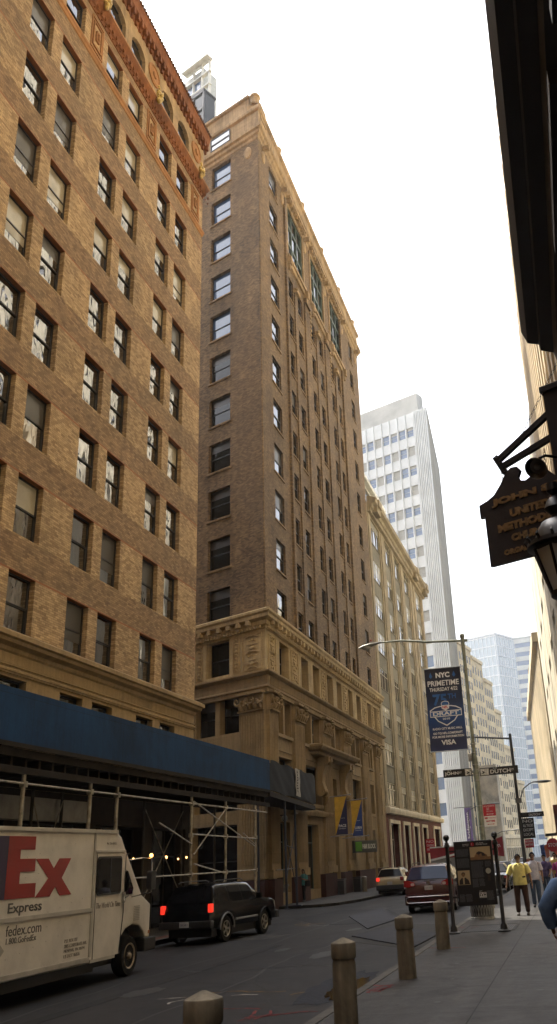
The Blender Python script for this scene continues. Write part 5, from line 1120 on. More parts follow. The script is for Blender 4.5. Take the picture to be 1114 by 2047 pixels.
rod((X, 10, 1.97), (X, 37.8, 1.97), .028); rod((X, 10, 4.35), (X, 39.3, 4.30), .028); rod((X, 31, 3.28), (X, 37.8, 3.20), .026)
rod((X, 31.1, 4.4), (X, 37.6, 2.9)); rod((X+.02, 31.1, 2.6), (X+.02, 34.3, 4.3)); rod((X, 34.4, 1.9), (X, 31.2, 2.3)); rod((X+.02, 33.2, .5), (X+.02, 34.3, 1.95)); rod((X, 36.2, 3.4), (X, 37.7, 2.95)); rod((X, 28.3, 3.6), (X, 31, 2.95))
for a, b_ in zip(px_[::2], px_[1::2]): rod((-15.18, a+.15, 4.3), (-15.18, b_+.15, 1.2), .022); rod((-15.16, a+.15, 1.2), (-15.16, b_+.15, 4.3), .022)
m = MB()
for y in px_:
    for z in (1.97, 3.25, 4.32): m.box(XF-.17, XF-.02, y-.07, y+.07, z-.07, z+.07)
m.build('couplers', sc_, SHD)
TP = thing('tarpaulin_shed', 'end section of the shed wrapped in black plastic sheeting with a torn paper poster', 'scaffold', T(-14, 45, .14))
A = Vector((XF, 39.62, 0)); Bv = Vector((-14.75, 52.6, 0)); dv = (Bv-A); Lt = dv.length; FTp = F((A.x, A.y, 0), (dv.x, dv.y))
tm = mat('black_plastic', (.009, .010, .012), .75, var=.35, vscale=1.2); b = MB(); nx, nz = 60, 10; vs = []
for j in range(nz+1):
    for i in range(nx+1):
        s = i/nx; zb = 5.25+.12*s+.05*math.sin(s*19); zt = 6.58+.38*s+.04*math.sin(s*23); vs.append((Lt*s, .018*math.sin(s*23+j*.3)+.012*math.sin(s*41+j*1.1)-.02, zb+(zt-zb)*j/nz))
b.add(vs, [[j*(nx+1)+i, j*(nx+1)+i+1, (j+1)*(nx+1)+i+1, (j+1)*(nx+1)+i] for j in range(nz) for i in range(nx)]); b.build('sheeting', tm, TP, FTp, smooth=80, fixn=False)
MB().box(0, Lt, .08, .12, 5.3, 6.5).build('backing_board', wd, TP, FTp)
b = MB(); vs = []; 
for j in range(13):
    for i in range(5): vs.append((6.2+.34*i+.06*math.sin(j*.9), -.08-.012*math.sin(i*2+j), 5.4+.115*j))
b.add(vs, [[j*5+i, j*5+i+1, (j+1)*5+i+1, (j+1)*5+i] for j in range(12) for i in range(4)]); pst = b.build('poster', mat('poster_paper', (.36, .34, .30), .7, var=.4, vscale=5), TP, FTp, fixn=False)
for i in range(8): txt(['ACE', 'HALL', 'NOW', 'OPEN', 'RETAIL', 'SPACE', 'FLOORS', 'CALL'][i], .12, FT(FTp, 6.45+.05*math.sin(i), -.115, 6.55-i*.135), MATS['win_black'], TP, h=.075, depth=.003)
MB().box(-.1, Lt, .0, 1.7, 5.0, 5.24).build('deck', wd, TP, FTp)
for x, y in ((4.2, .15), (4.2, 1.5)): MB().tube([(x, y, .144), (x, y, 5.0)], .06, 8).lathe([(.16, .14), (.16, .16), (.07, .165)], 10, (x, y, 0)).build('post', mat('post_blue', (.02, .028, .05), .5, var=.3), TP, FTp, smooth=60)
MB().tube([(7.0, .15, .16), (7.0, .15, 5.0)], .06, 8).box(6.75, 7.25, -.1, .4, .142, .20).build('post', MATS['post_blue'], TP, FTp, smooth=60)
for a, b_ in (((7.0, .2, 3.6), (4.2, .2, 1.2)), ((7.0, .2, 1.1), (4.2, .2, 3.9)), ((2.0, .2, 1.9), (7.2, .2, 1.9)), ((4.2, .2, 3.0), (7.3, .2, 2.85))): MB().tube([a, b_], .022, 6).build('brace', MATS['post_blue'], TP, FTp)
MB().tube([(8.2, .3, 6.6), (8.2, .3, 7.15)], .02, 5)

# ================================================================ parcel van
mat('van_white', (.70, .67, .61), .5, var=.14, vscale=1.2, coat=.15); mat('tyre', (.012, .012, .012), .85, var=.2, bump=.3, bscale=80); mat('chrome', (.55, .55, .55), .2, 1., var=.05)
mat('rim_cream', (.34, .27, .18), .5, .2, var=.3, vscale=8); mat('rim_alloy', (.32, .30, .26), .35, .7, var=.2, vscale=8); mat('trim_black', (.012, .012, .013), .55, var=.15)
def wheel(parent, M, r, w, rim, spokes=5, name='wheel', hub=.6):
    """axis along local x; outer face at +x"""
    t = MB(); t.lathe([(r*hub, -w), (r*.93, -w), (r, -w*.82), (r, -w*.18), (r*.93, 0), (r*.70, .0), (r*hub, -.012)], 30, axis='x'); o = t.build(name, MATS['tyre'], parent, M, smooth=45)
    b = MB(); R = r*hub; b.lathe([(R, -.02), (R+.012, .004), (R, .008), (R*.9, -.012), (R*.86, -.05)], 28, axis='x'); 
    b.lathe([(R*.24, -.05), (R*.24, .0), (R*.16, .015), (.01, .018)], 16, axis='x'); b.lathe([(R*.88, -.09), (.01, -.085)], 20, axis='x')
    if spokes:
        for k in range(spokes):
            a = 2*PI*k/spokes; c, s = math.cos(a), math.sin(a)
            b.obox((-.025, c*R*.52, s*R*.52), (1, 0, 0), (0, c, s), (0, -s, c), .022, R*.38, R*.15)
    else:
        b.lathe([(R*.88, -.05), (R*.70, -.02), (R*.45, -.045), (R*.3, -.03), (R*.2, .03), (.01, .035)], 24, axis='x')
        for k in range(8): a = 2*PI*k/8; b.ball((-.012, math.cos(a)*R*.36, math.sin(a)*R*.36), R*.05, 5)
    b.build('rim', MATS[rim], o, local=True, smooth=35)
    if not spokes:
        h = MB()
        for k in range(4): a = 2*PI*k/4+.4; h.lathe([(R*.11, -.03), (R*.11, -.022)], 10, (0, math.cos(a)*R*.68, math.sin(a)*R*.68), 'x')
        h.build('hand_holes', MATS['trim_black'], o, local=True)
    return o
VX = -10.0
VAN = thing('parcel_van', 'white parcel step van with a large red and purple logo at the left edge', 'van', T(-11.1, 16, 0))
Fv = F((VX, 0, 0), (0, 1))        # x = y-world, y inward (towards -X), z up
prof = [(11.2, .48), (19.32, .43), (19.42, .55), (19.55, .80), (19.78, .96), (20.1, 1.03), (20.42, .98), (20.66, .84), (20.74, .72), (20.98, .70), (21.0, 1.40), (20.52, 1.62), (19.62, 2.62), (19.42, 2.86), (19.2, 2.97), (11.2, 3.02)]
b = MB().prism(prof, 0, 2.15); o = b.build('body', MATS['van_white'], VAN, Fv)
bv = o.modifiers.new('bevel', 'BEVEL'); bv.width = .03; bv.segments = 2; bv.limit_method = 'ANGLE'; bv.angle_limit = math.radians(40)
m = MB().box(11.2, 19.2, -.03, .05, 2.93, 3.0).box(18.19, 18.25, -.022, .0, .55, 2.93).box(11.2, 18.19, -.022, 0, 1.40, 1.47).box(11.2, 18.2, -.025, 0, .48, .56).box(18.25, 19.6, -.03, 0, 2.54, 2.58)
m.box(18.25, 19.3, -.015, 0, .44, .50).build('rub_rails', mat('van_rail', (.46, .44, .40), .4, .2, var=.15), VAN, Fv)
dr = MB().box(18.36, 19.50, -.012, 0, .50, 2.53).build('door', MATS['van_white'], VAN, Fv)
def rr(x0, x1, z0, z1, r=.08, n=4):
    P = []
    for cx, cz, a0 in ((x1-r, z0+r, -PI/2), (x1-r, z1-r, 0), (x0+r, z1-r, PI/2), (x0+r, z0+r, PI)):
        for k in range(n+1): a = a0+PI/2*k/n; P.append((cx+r*math.cos(a), cz+r*math.sin(a)))
    return P
w_ = MB().prism(rr(18.36, 19.44, 1.69, 2.46), -.03, -.010).build('window', MATS['trim_black'], dr, Fv); MB().prism(rr(18.41, 19.40, 1.73, 2.42, .06), -.034, -.0302).build('pane', MATS['glass_dark'], w_ , Fv, fixn=True) if False else None
m = MB().prism(rr(18.40, 19.41, 1.73, 2.42, .06), -.036, -.0305); m.build('glazing', MATS['glass_dark'], VAN, Fv); MB().box(18.9, 18.93, -.042, -.0362, 1.73, 2.42).build('sash_bar', MATS['trim_black'], VAN, Fv)
MB().prism([(19.66, 1.66), (20.02, 1.66), (20.06, 1.78), (19.78, 2.14), (19.70, 2.16), (19.64, 2.08)], -.012, .0).build('quarter_window', MATS['glass_dark'], VAN, Fv)
MB().tube([(19.45, -.02, .50), (19.60, -.02, 1.30), (19.63, -.02, 2.5)], .010, 4).build('door_seam', MATS['trim_black'], VAN, Fv); MB().tube([(18.34, -.014, .5), (18.34, -.014, 2.5)], .006, 4).build('door_seam', MATS['trim_black'], VAN, Fv)
MB().bbox(19.53, 19.60, -.06, -.0, 1.50, 1.72, .01).tube([(19.62, -.05, 1.6), (19.75, -.05, 1.63)], .015, 5).build('handle', MATS['chrome'], VAN, Fv)
m = MB()
for k in range(9): m.box(20.15, 20.42, -.018, 0, 1.10+k*.035, 1.122+k*.035)
m.build('louvre', MATS['van_rail'], VAN, Fv)
MB().tube([(19.78, -.03, 2.37), (20.0, -.25, 2.40), (20.35, -.3, 2.38), (20.40, -.3, 2.30), (20.38, -.3, 1.66), (19.9, -.05, 1.60)], .014, 6).build('mirror_arm', MATS['chrome'], VAN, Fv)
MB().prism(rr(20.12, 20.36, 1.72, 2.12, .06), -.42, -.30).build('mirror', MATS['trim_black'], VAN, Fv)
MB().ball((20.33, -.3, 2.45), .045, 8).build('marker_lamp', emitmat('marker_amber', (1, .42, .10), 2), VAN, Fv)
MB().box(20.99, 21.01, .25, 1.9, .78, 1.30).build('grille', MATS['trim_black'], VAN, Fv)
MB().bbox(20.70, 21.30, -.02, 2.17, .42, .70, .03).build('bumper', MATS['trim_black'], VAN, Fv); MB().box(20.90, 20.98, -.006, 0, .78, .85).build('side_lamp', mat('amber_lens', (.4, .12, .02), .3), VAN, Fv)
MB().box(11.2, 20.7, .25, 1.9, .30, .47).box(14, 18.6, .1, .5, .26, .46).build('chassis', MATS['trim_black'], VAN, Fv)
MB().prism([(19.36, .40), (19.46, .62), (19.62, .86), (19.84, 1.0), (20.1, 1.05), (20.38, 1.0), (20.6, .84), (20.72, .68), (20.72, .4)], .32, .7).build('wheel_arch', MATS['trim_black'], VAN, Fv)
for yy, iy in ((20.08, .03), (20.08, 2.12)): wheel(VAN, T(VX-iy, yy, .40) @ (Matrix() if iy < 1 else RZ(PI)), .40, .26, 'rim_cream', 0, hub=.62)
for iy in (.03, 2.12): wheel(VAN, T(VX-iy, 13.0, .40) @ (Matrix() if iy < 1 else RZ(PI)), .40, .3, 'rim_cream', 0)
fr_ = mat('logo_red', (.30, .010, .010), .45, var=.1); fp = mat('logo_purple', (.022, .010, .060), .45, var=.1); fg_ = mat('print_grey', (.09, .088, .085), .6, var=.1); fgd = mat('print_faint', (.24, .225, .20), .6, var=.2)
def vpoly(n_, P, m_, d=.008): return MB().prism(P, -d, -.001).build(n_, m_, VAN, Fv)
vpoly('logo_letter', [(15.12, 1.775), (16.08, 1.775), (16.08, 2.02), (15.54, 2.02), (15.54, 2.22), (16.02, 2.22), (16.02, 2.445), (15.51, 2.445), (15.51, 2.60), (15.98, 2.60), (15.98, 2.835), (15.12, 2.835)], fr_)
vpoly('logo_letter', [(16.03, 2.44), (16.46, 2.44), (16.67, 2.26), (16.86, 2.44), (17.29, 2.44), (16.98, 2.08), (17.38, 1.765), (16.94, 1.765), (16.76, 1.93), (16.58, 1.765), (16.09, 1.765), (16.50, 2.085)], fr_, .0085)
vpoly('logo_letter', [(14.63, 1.775), (15.118, 1.775), (15.118, 2.835), (14.66, 2.835), (14.66, 2.50), (14.3, 2.5), (14.1, 2.3), (14.1, 1.97), (14.3, 1.775)], fp); txt('F', 1.2, FT(Fv, 12.3, -.004, 1.775), fp, VAN, 'logo_letter', .004, w=.78, h=1.06, bold=.02); txt('e', 1.2, FT(Fv, 13.15, -.004, 1.775), fp, VAN, 'logo_letter', .004, w=.82, h=.78, bold=.02)
def vt(s, x, z, w, h, m_=fg_, sh=0., b_=.004): txt(s, .3, FT(Fv, x, -.002 if True else 0, z), m_, VAN, 'lettering', .003, w=w, h=h, bold=b_, shear=sh)
vt('Express', 15.27, 1.49, 1.08, .22); vt('fedex.com', 15.27, 1.17, 1.12, .175, fg_, 0, 0); vt('1.800.GoFedEx', 15.30, 1.045, .94, .10, fg_, 0, 0)
txt('The World On Time', .2, FT(Fv, 18.40, -.015, 1.44), fgd, VAN, 'lettering', .003, w=1.05, h=.11, shear=.25)
for i, s in enumerate(('P.O. BOX 727', '2005 CORPORATE AVE.', 'MEMPHIS, TN 38194', 'US DOT 86876')): vt(s, 17.25, .90-.09*i, (.48, .86, .78, .6)[i], .062, fgd, 0, 0)
txt('No. 236-600421', .1, FT(Fv, 18.75, -.003, 2.70), fgd, VAN, 'lettering', .002, w=.42, h=.05)
m = MB()
for i in range(40):
    x = 14.9+(i % 8)*.42; z = (.75, 1.0, 1.25, 2.0, 2.35)[i//8]+.06*(i % 8); m.lathe([(.009, 0), (.006, .006)], 6, (x, -.006, z), 'y')
m.build('rivets', MATS['van_rail'], VAN, Fv)
MB().prism([(14.95, .70), (15.25, .95), (14.95, 1.2), (14.65, .95)], -.012, 0).build('placard_holder', MATS['van_rail'], VAN, Fv)

# ================================================================ cars
def lerp(a, b, t): return a+(b-a)*t
def car(name, label, cat, M, sp, paint, glass='glass_dark'):
    """sp: L, W, H, belt, stations of the roof line, wheels. Local +y is the front, y=0 the rear bumper face"""
    o = thing(name, label, cat, M); L, Wd, H = sp['L'], sp['W']/2, sp['H']
    r = sp['r']; ws_ = sp['wheels']; R = r*1.17
    top = sp['top']            # [(y, z)] centre-line silhouette above the belt
    def topz(y):
        for (a, za), (b_, zb) in zip(top[:-1], top[1:]):
            if a <= y <= b_: return lerp(za, zb, (y-a)/max(1e-6, b_-a))
        return top[-1][1]
    belt = sp['belt']
    def beltz(y): return min(lerp(belt[0], belt[1], y/L), topz(y)-.03)
    ys = sorted({round(v, 3) for v in [0, .03, .08, .16, L-.2, L-.1, L-.04, L]+[t[0] for t in top]+[w+R*math.cos(PI*k/10) for w in ws_ for k in range(11)]+[w+s*(R+.01) for w in ws_ for s in (-1, 1)]+[i*L/16 for i in range(17)]})
    def wid(y):      # plan taper at the ends
        e = min(y, L-y); return Wd*(1-.10*max(0, 1-e/.35)**2-.02*max(0, 1-e/1.2))
    z0 = sp['z0']
    def sect(y):
        arch = z0
        for w in ws_:
            if abs(y-w) < R: arch = max(arch, r+math.sqrt(max(0, R*R-(y-w)**2)))
        e = min(y, L-y); lo = max(arch, z0+.12*max(0, 1-e/.25)); bz = beltz(y); tz_ = topz(y); w = wid(y); k = min(1, max(0, (tz_-bz)/(H-bz))) ; wr = lerp(w*.97, sp['roofw']/2, k)
        mid = max(lo+.01, bz-.22)
        return [(0, lo), (w*.8, lo), (w*.985, lo+.015), (w, max(lo+.03, (lo+mid)/2)), (w, mid), (w*.975, bz), (lerp(w*.96, wr, .5)+.01*k, lerp(bz, tz_, .5)), (wr, tz_-.075*k-.008), (wr-.07, tz_-.015*k-.003), (wr*.5, tz_+.012*k), (0, tz_+.02*k)]
    S_ = [sect(y) for y in ys]; n = len(S_[0]); vs = []; fs = []
    for y, s in zip(ys, S_):
        vs += [(x, y, z) for x, z in s]+[(-x, y, z) for x, z in s[1:-1][::-1]]
    N = 2*n-2
    for i in range(len(ys)-1):
        for k in range(N): fs.append([i*N+k, i*N+(k+1) % N, (i+1)*N+(k+1) % N, (i+1)*N+k])
    fs += [list(range(N)), [(len(ys)-1)*N+k for k in range(N)]]
    MB().add(vs, fs).build('body', paint, o, local=True, smooth=32)
    # side glazing follows the shell
    def sp_pt(y, t, s):
        q = sect(y); a, b_, c = q[5], q[6], q[7]
        p = (lerp(a[0], b_[0], t*2), lerp(a[1], b_[1], t*2)) if t < .5 else (lerp(b_[0], c[0], t*2-1), lerp(b_[1], c[1], t*2-1)); return (s*(p[0]+.006), y, p[1])
    for y0, y1, s0, s1 in sp['glass']:
        for s in (1, -1):
            g = MB(); m_ = 8
            for i in range(m_):
                ya, yb = lerp(y0, y1, i/m_), lerp(y0, y1, (i+1)/m_)
                def cut(y, t):    # slanted ends
                    return y+(s0*t if y < (y0+y1)/2 else s1*t)
                for t0, t1 in ((.06, .5), (.5, .93)):
                    f_ = lambda u, t: y0+s0*t+(y1+s1*t-y0-s0*t)*u
                    P = [sp_pt(f_(i/m_, t0), t0, s), sp_pt(f_((i+1)/m_, t0), t0, s), sp_pt(f_((i+1)/m_, t1), t1, s), sp_pt(f_(i/m_, t1), t1, s)]
                    g.quad(*(P if s > 0 else P[::-1]))
            g.build('side_window', MATS[glass], o, local=True, fixn=False, smooth=30)
    def top_glass(nm, ya, yb, inset=.10):
        za, zb = topz(ya), topz(yb); qa, qb = sect(ya), sect(yb); wa, wb = qa[7][0]-inset*.3, qb[7][0]-inset; g = MB(); d = .022
        dy, dz = (yb-ya), (zb-za); Ln = math.hypot(dy, dz); ny, nz = -dz/Ln*d, dy/Ln*d
        if nz < 0: ny, nz = -ny, -nz
        nn = 6
        for i in range(nn):
            u0, u1 = -1+2*i/nn, -1+2*(i+1)/nn; c0, c1 = .02*(1-u0*u0), .02*(1-u1*u1)
            g.quad((u0*wa, ya+ny, za+nz+c0), (u1*wa, ya+ny, za+nz+c1), (u1*wb, yb+ny, zb+nz+c1), (u0*wb, yb+ny, zb+nz+c0))
        return g.build(nm, MATS[sp.get('rear_glass', glass) if nm == 'rear_window' else glass], o, local=True, smooth=60, fixn=False)
    top_glass('rear_window', *sp['rw']); top_glass('windscreen', sp['wsn'][1], sp['wsn'][0])
    for w in ws_:
        for s in (1, -1): wheel(o, wm(o) @ T(s*(Wd-.03), w, r) @ (Matrix() if s > 0 else RZ(PI)), r, .22, sp.get('rim', 'rim_alloy'))
    MB().box(-Wd*.82, Wd*.82, .25, L-.25, .2, z0+.25).build('underbody', MATS['trim_black'], o, local=True)
    return o, (lambda y: wid(y)), sect, topz
lit = emitmat('tail_lit', (1, .04, .02), .26); mat('tail_red', (.30, .012, .012), .15, var=.1, coat=.5); mat('tail_clear', (.5, .4, .38), .15); mat('plate_white', (.42, .42, .44), .5, var=.15)
bp = mat('black_paint', (.004, .0045, .0055), .14, var=.1, ior=1.38)
sx, sy = -10.75, 27.55; hd_ = math.radians(-7)
SUV, wd_, sect_, tz_ = car('black_suv', 'black four-door sport utility vehicle with lit red tail lights driving behind the parcel van', 'car', T(-11.85, 27.35, 0) @ RZ(hd_),
    dict(L=4.65, W=1.80, H=1.68, belt=(1.10, 1.06), z0=.42, r=.37, wheels=(.95, 3.62), roofw=1.36, top=[(0, .62), (.02, .95), (.10, 1.08), (.42, 1.60), (.7, 1.67), (2.0, 1.68), (2.75, 1.64), (3.30, 1.22), (3.42, 1.15), (4.2, 1.06), (4.52, .98), (4.65, .80)],
         glass=[(.42, 1.12, .18, 0), (1.24, 2.02, 0.0, 0), (2.12, 3.05, 0., -.35)], rw=(.13, .42), wsn=(2.80, 3.27)), bp)
for s in (1, -1):
    MB().bbox(s*.82-.065, s*.82+.065, -.035, .10, .88, 1.12, .02).build('tail_light', lit, SUV, local=True, smooth=30)
    MB().tube([(s*.62, .55, 1.70), (s*.62, .7, 1.75), (s*.62, 2.3, 1.755), (s*.62, 2.5, 1.70)], .018, 6).build('roof_rail', MATS['trim_black'], SUV, local=True)
    MB().bbox(s*.98-.1, s*.98+.1, 2.95, 3.08, 1.12, 1.28, .03).build('wing_mirror', bp, SUV, local=True); 
    MB().tube([(s*.912, 1.5, .60), (s*.912, 3.0, .60)], .035, 6).build('side_moulding', mat('moulding', (.20, .20, .20), .4, .3), SUV, local=True)
    for w in (.95, 3.62): MB().tube([(s*.905, w+.45*math.cos(PI*k/12), .37+.45*math.sin(PI*k/12)) for k in range(13)], .022, 6).build('arch_trim', MATS['moulding'] if w == .95 else bp, SUV, local=True, smooth=60)
MB().bbox(-.90, .90, -.10, .12, .45, .66, .04).build('bumper', MATS['trim_black'], SUV, local=True); MB().bbox(-.88, .88, 4.55, 4.78, .42, .66, .04).build('bumper', MATS['trim_black'], SUV, local=True)
MB().box(-.16, .16, -.115, -.102, .50, .65).build('number_plate', MATS['plate_white'], SUV, local=True); txt('DSC-4871', .06, wm(SUV) @ T(-.13, -.117, .54) @ Matrix.Rotation(PI/2, 4, 'X'), mat('plate_ink', (.03, .04, .12), .5), SUV, w=.26, h=.06, depth=.001)
rm_ = mat('maroon_paint', (.040, .003, .005), .25, var=.1, coat=.35)
MV, wd2, sect2, tz2 = car('red_minivan', 'dark red minivan seen from behind, right of centre by the information sign', 'car', T(-5.96, 37.45, 0) @ RZ(math.radians(2)),
    dict(L=5.0, W=2.0, H=1.76, belt=(1.12, .98), z0=.26, r=.34, wheels=(1.0, 4.0), roofw=1.50, top=[(0, .72), (.03, 1.02), (.10, 1.16), (.34, 1.66), (.55, 1.74), (2.4, 1.76), (3.3, 1.64), (4.15, 1.15), (4.3, 1.08), (4.8, .92), (5.0, .66)],
         glass=[(.45, 1.35, .1, 0), (1.45, 2.5, 0, 0), (2.6, 3.7, 0, -.4)], rw=(.12, .345), wsn=(3.35, 4.1), rear_glass='glass_rear'), rm_)
for s in (1, -1):
    MB().prism([(s*.98, .98), (s*.98, 1.20), (s*.80, 1.20), (s*.56, 1.12), (s*.52, 1.0), (s*.80, .95)], -.02, .16).build('tail_light', MATS['tail_red'], MV, local=True)
    MB().prism(rr(min(s*.56, s*.70), max(s*.56, s*.70), 1.0, 1.10, .04), -.027, -.0202).build('reversing_lamp', MATS['tail_clear'], MV, local=True)
    MB().tube([(s*.68, .6, 1.76), (s*.68, .75, 1.82), (s*.68, 2.9, 1.83), (s*.68, 3.1, 1.74)], .017, 6).build('roof_rail', MATS['trim_black'], MV, local=True)
    MB().bbox(s*1.13-.13, s*1.13+.13, 3.3, 3.42, 1.02, 1.22, .04).build('wing_mirror', MATS['trim_black'], MV, local=True)
MB().tube([(-.82, -.10, .60), (.82, -.10, .60), (.90, -.08, .56), (.90, -.08, .42), (.82, -.10, .38), (-.82, -.10, .38), (-.90, -.08, .42), (-.90, -.08, .56), (-.82, -.10, .60)], .020, 8).build('bumper_guard', MATS['chrome'], MV, local=True, smooth=60)
MB().bbox(-.97, .97, -.07, .14, .30, .66, .05).build('bumper', rm_, MV, local=True)
MB().prism(rr(-.16, .16, .83, .99, .02), -.012, .02).build('number_plate', MATS['plate_white'], MV, local=True); txt('EXM-3023', .06, wm(MV) @ T(-.13, -.015, .87) @ Matrix.Rotation(PI/2, 4, 'X'), MATS['plate_ink'], MV, w=.26, h=.06, depth=.001)
MB().lathe([(.075, 0), (.06, .012)], 14, (0, -.018, 1.10), 'y').build('badge', MATS['chrome'], MV, local=True); MB().tube([(-.20, .06, 1.19), (.30, .07, 1.20)], .012, 5).build('wiper', MATS['trim_black'], MV, local=True)
tp_ = mat('tan_paint', (.34, .285, .17), .3, var=.1, coat=.8)
FO, wd3, sect3, tz3 = car('tan_wagon', 'tan station wagon with one lit tail light, farther along behind the red minivan', 'car', T(-11.35, 56.6, 0) @ RZ(math.radians(2)),
    dict(L=4.4, W=1.74, H=1.56, belt=(1.02, .95), z0=.30, r=.32, wheels=(.85, 3.4), roofw=1.28, top=[(0, .66), (.03, .92), (.10, 1.02), (.42, 1.46), (.65, 1.54), (2.3, 1.56), (2.8, 1.50), (3.4, 1.08), (3.5, 1.03), (4.2, .9), (4.4, .66)],
         glass=[(.45, 1.05, .1, 0), (1.15, 1.95, 0, 0), (2.05, 2.95, 0, -.35)], rw=(.13, .43), wsn=(2.85, 3.35), rear_glass='glass_dark'), tp_)
for s in (1, -1): MB().bbox(s*.74-.10, s*.74+.10, -.03, .14, .84, 1.04, .02).build('tail_light', lit if s < 0 else MATS['tail_red'], FO, local=True)
MB().bbox(-.85, .85, -.09, .1, .34, .62, .04).build('bumper', MATS['trim_black'], FO, local=True); MB().box(-.16, .16, -.10, -.09, .64, .80).build('number_plate', MATS['plate_white'], FO, local=True)
MB().tube([(-.5, .5, 1.60), (-.5, 2.4, 1.62)], .015, 6).tube([(.5, .5, 1.60), (.5, 2.4, 1.62)], .015, 6).build('roof_rails', mat('rail_green', (.06, .10, .07), .5), FO, local=True)
CD, *_ = car('dark_car', 'dark car parked at the right kerb behind the man in the yellow shirt', 'car', T(-4.75, 52, 0), dict(L=4.5, W=1.8, H=1.5, belt=(.98, .92), z0=.26, r=.32, wheels=(.9, 3.5), roofw=1.3, top=[(0, .6), (.04, .9), (.5, 1.0), (1.1, 1.46), (2.2, 1.5), (2.6, 1.44), (3.3, 1.0), (4.2, .85), (4.5, .6)], glass=[(1.0, 1.9, .2, 0), (2.0, 2.9, 0, -.4)], rw=(.55, 1.05), wsn=(2.65, 3.25)), mat('charcoal_paint', (.02, .022, .026), .25, coat=.8, var=.1))
for s in (1, -1): MB().bbox(s*.76-.1, s*.76+.1, -.03, .1, .72, .86, .02).build('tail_light', MATS['tail_red'], CD, local=True)
RC, *_ = car('white_taxi', 'pale car with red tail lights crossing far down the street beyond the dark car', 'car', T(-5.2, 66, 0) @ RZ(.15), dict(L=4.7, W=1.85, H=1.45, belt=(.95, .9), z0=.26, r=.32, wheels=(.9, 3.6), roofw=1.3, top=[(0, .6), (.04, .9), (.6, .98), (1.2, 1.42), (2.4, 1.45), (2.8, 1.40), (3.5, .98), (4.4, .82), (4.7, .6)], glass=[(1.1, 2.0, .2, 0), (2.1, 3.0, 0, -.4)], rw=(.65, 1.15), wsn=(2.85, 3.45)), mat('pearl_paint', (.40, .41, .42), .3, coat=.8, var=.05))
for s in (1, -1): MB().bbox(s*.74-.14, s*.74+.14, -.03, .1, .68, .84, .02).build('tail_light', MATS['tail_red'], RC, local=True)
for (x, y, c_, lab) in ((-8.2, 84, 'charcoal_paint', 'distant dark car in the roadway beyond the minivan roof'), (-5.9, 96, 'pearl_paint', 'distant pale car at the right side of the roadway behind the round orange sign')):
    c__, *_ = car('distant_car', lab, 'car', T(x, y, 0), dict(L=4.5, W=1.8, H=1.45, belt=(.95, .9), z0=.26, r=.32, wheels=(.9, 3.5), roofw=1.3, top=[(0, .6), (.04, .9), (.5, 1.0), (1.1, 1.42), (2.2, 1.45), (2.6, 1.4), (3.3, 1.0), (4.2, .85), (4.5, .6)], glass=[(1.0, 2.9, .2, -.4)], rw=(.55, 1.05), wsn=(2.65, 3.25)), MATS[c_])
BS = thing('delivery_truck', 'box truck with a red and white rear seen over the red minivan roof', 'truck', T(-10.3, 74, 0))
MB().bbox(-11.4, -9.1, 74, 80.5, .7, 2.75, .04).build('box', mat('box_grey', (.28, .28, .27), .6, var=.2), BS); MB().prism([(-11.42, 1.9), (-9.08, 1.9), (-9.08, 2.66), (-11.42, 2.66)], 73.96, 73.998).build('red_band', MATS['banner_red'], BS); MB().prism([(-11.42, 1.7), (-9.08, 2.1), (-9.08, 2.25), (-11.42, 1.85)], 73.93, 73.955).box(-11.42, -9.08, 73.94, 73.97, 2.662, 2.76).build('white_stripe', MATS['sign_white'], BS)
MB().bbox(-11.35, -9.15, 80.6, 82.3, .5, 2.4, .1).build('cab', MATS['pearl_paint'], BS)
for yy in (75.2, 81.3):
    for s in (1, -1): wheel(BS, T(-10.25+s*1.05, yy, .42) @ (Matrix() if s > 0 else RZ(PI)), .42, .26, 'rim_alloy')

# ================================================================ people
for n_, c_ in (('skin_dark', (.15, .078, .046)), ('skin_mid', (.23, .12, .07)), ('skin_light', (.38, .22, .14))): mat(n_, c_, .55, var=.08)
mat('hair_black', (.007, .006, .006), .85, var=.1)
def cloth(n_, c_, v=.16): return mat(n_, c_, .9, var=v, vscale=6, bump=.35, bscale=16)
def skin_mesh(nodes, edges, levels=2):
    """nodes: [(x, y, z, rx, ry)], first is the root; returns a smooth mesh"""
    me = bpy.data.meshes.new('s'); me.from_pydata([n[:3] for n in nodes], edges, []); o = bpy.data.objects.new('s', me); C.objects.link(o)
    md = o.modifiers.new('skin', 'SKIN'); md.use_smooth_shade = True
    if not me.skin_vertices: me.skin_vertices.new() if hasattr(me.skin_vertices, 'new') else None
    for v, n in zip(me.skin_vertices[0].data, nodes): v.radius = (n[3], n[4]); v.use_root = False
    me.skin_vertices[0].data[0].use_root = True
    sb = o.modifiers.new('sub', 'SUBSURF'); sb.levels = levels; sb.render_levels = levels
    dg = bpy.context.evaluated_depsgraph_get(); r = bpy.data.meshes.new_from_object(o.evaluated_get(dg)); bpy.data.objects.remove(o); return r
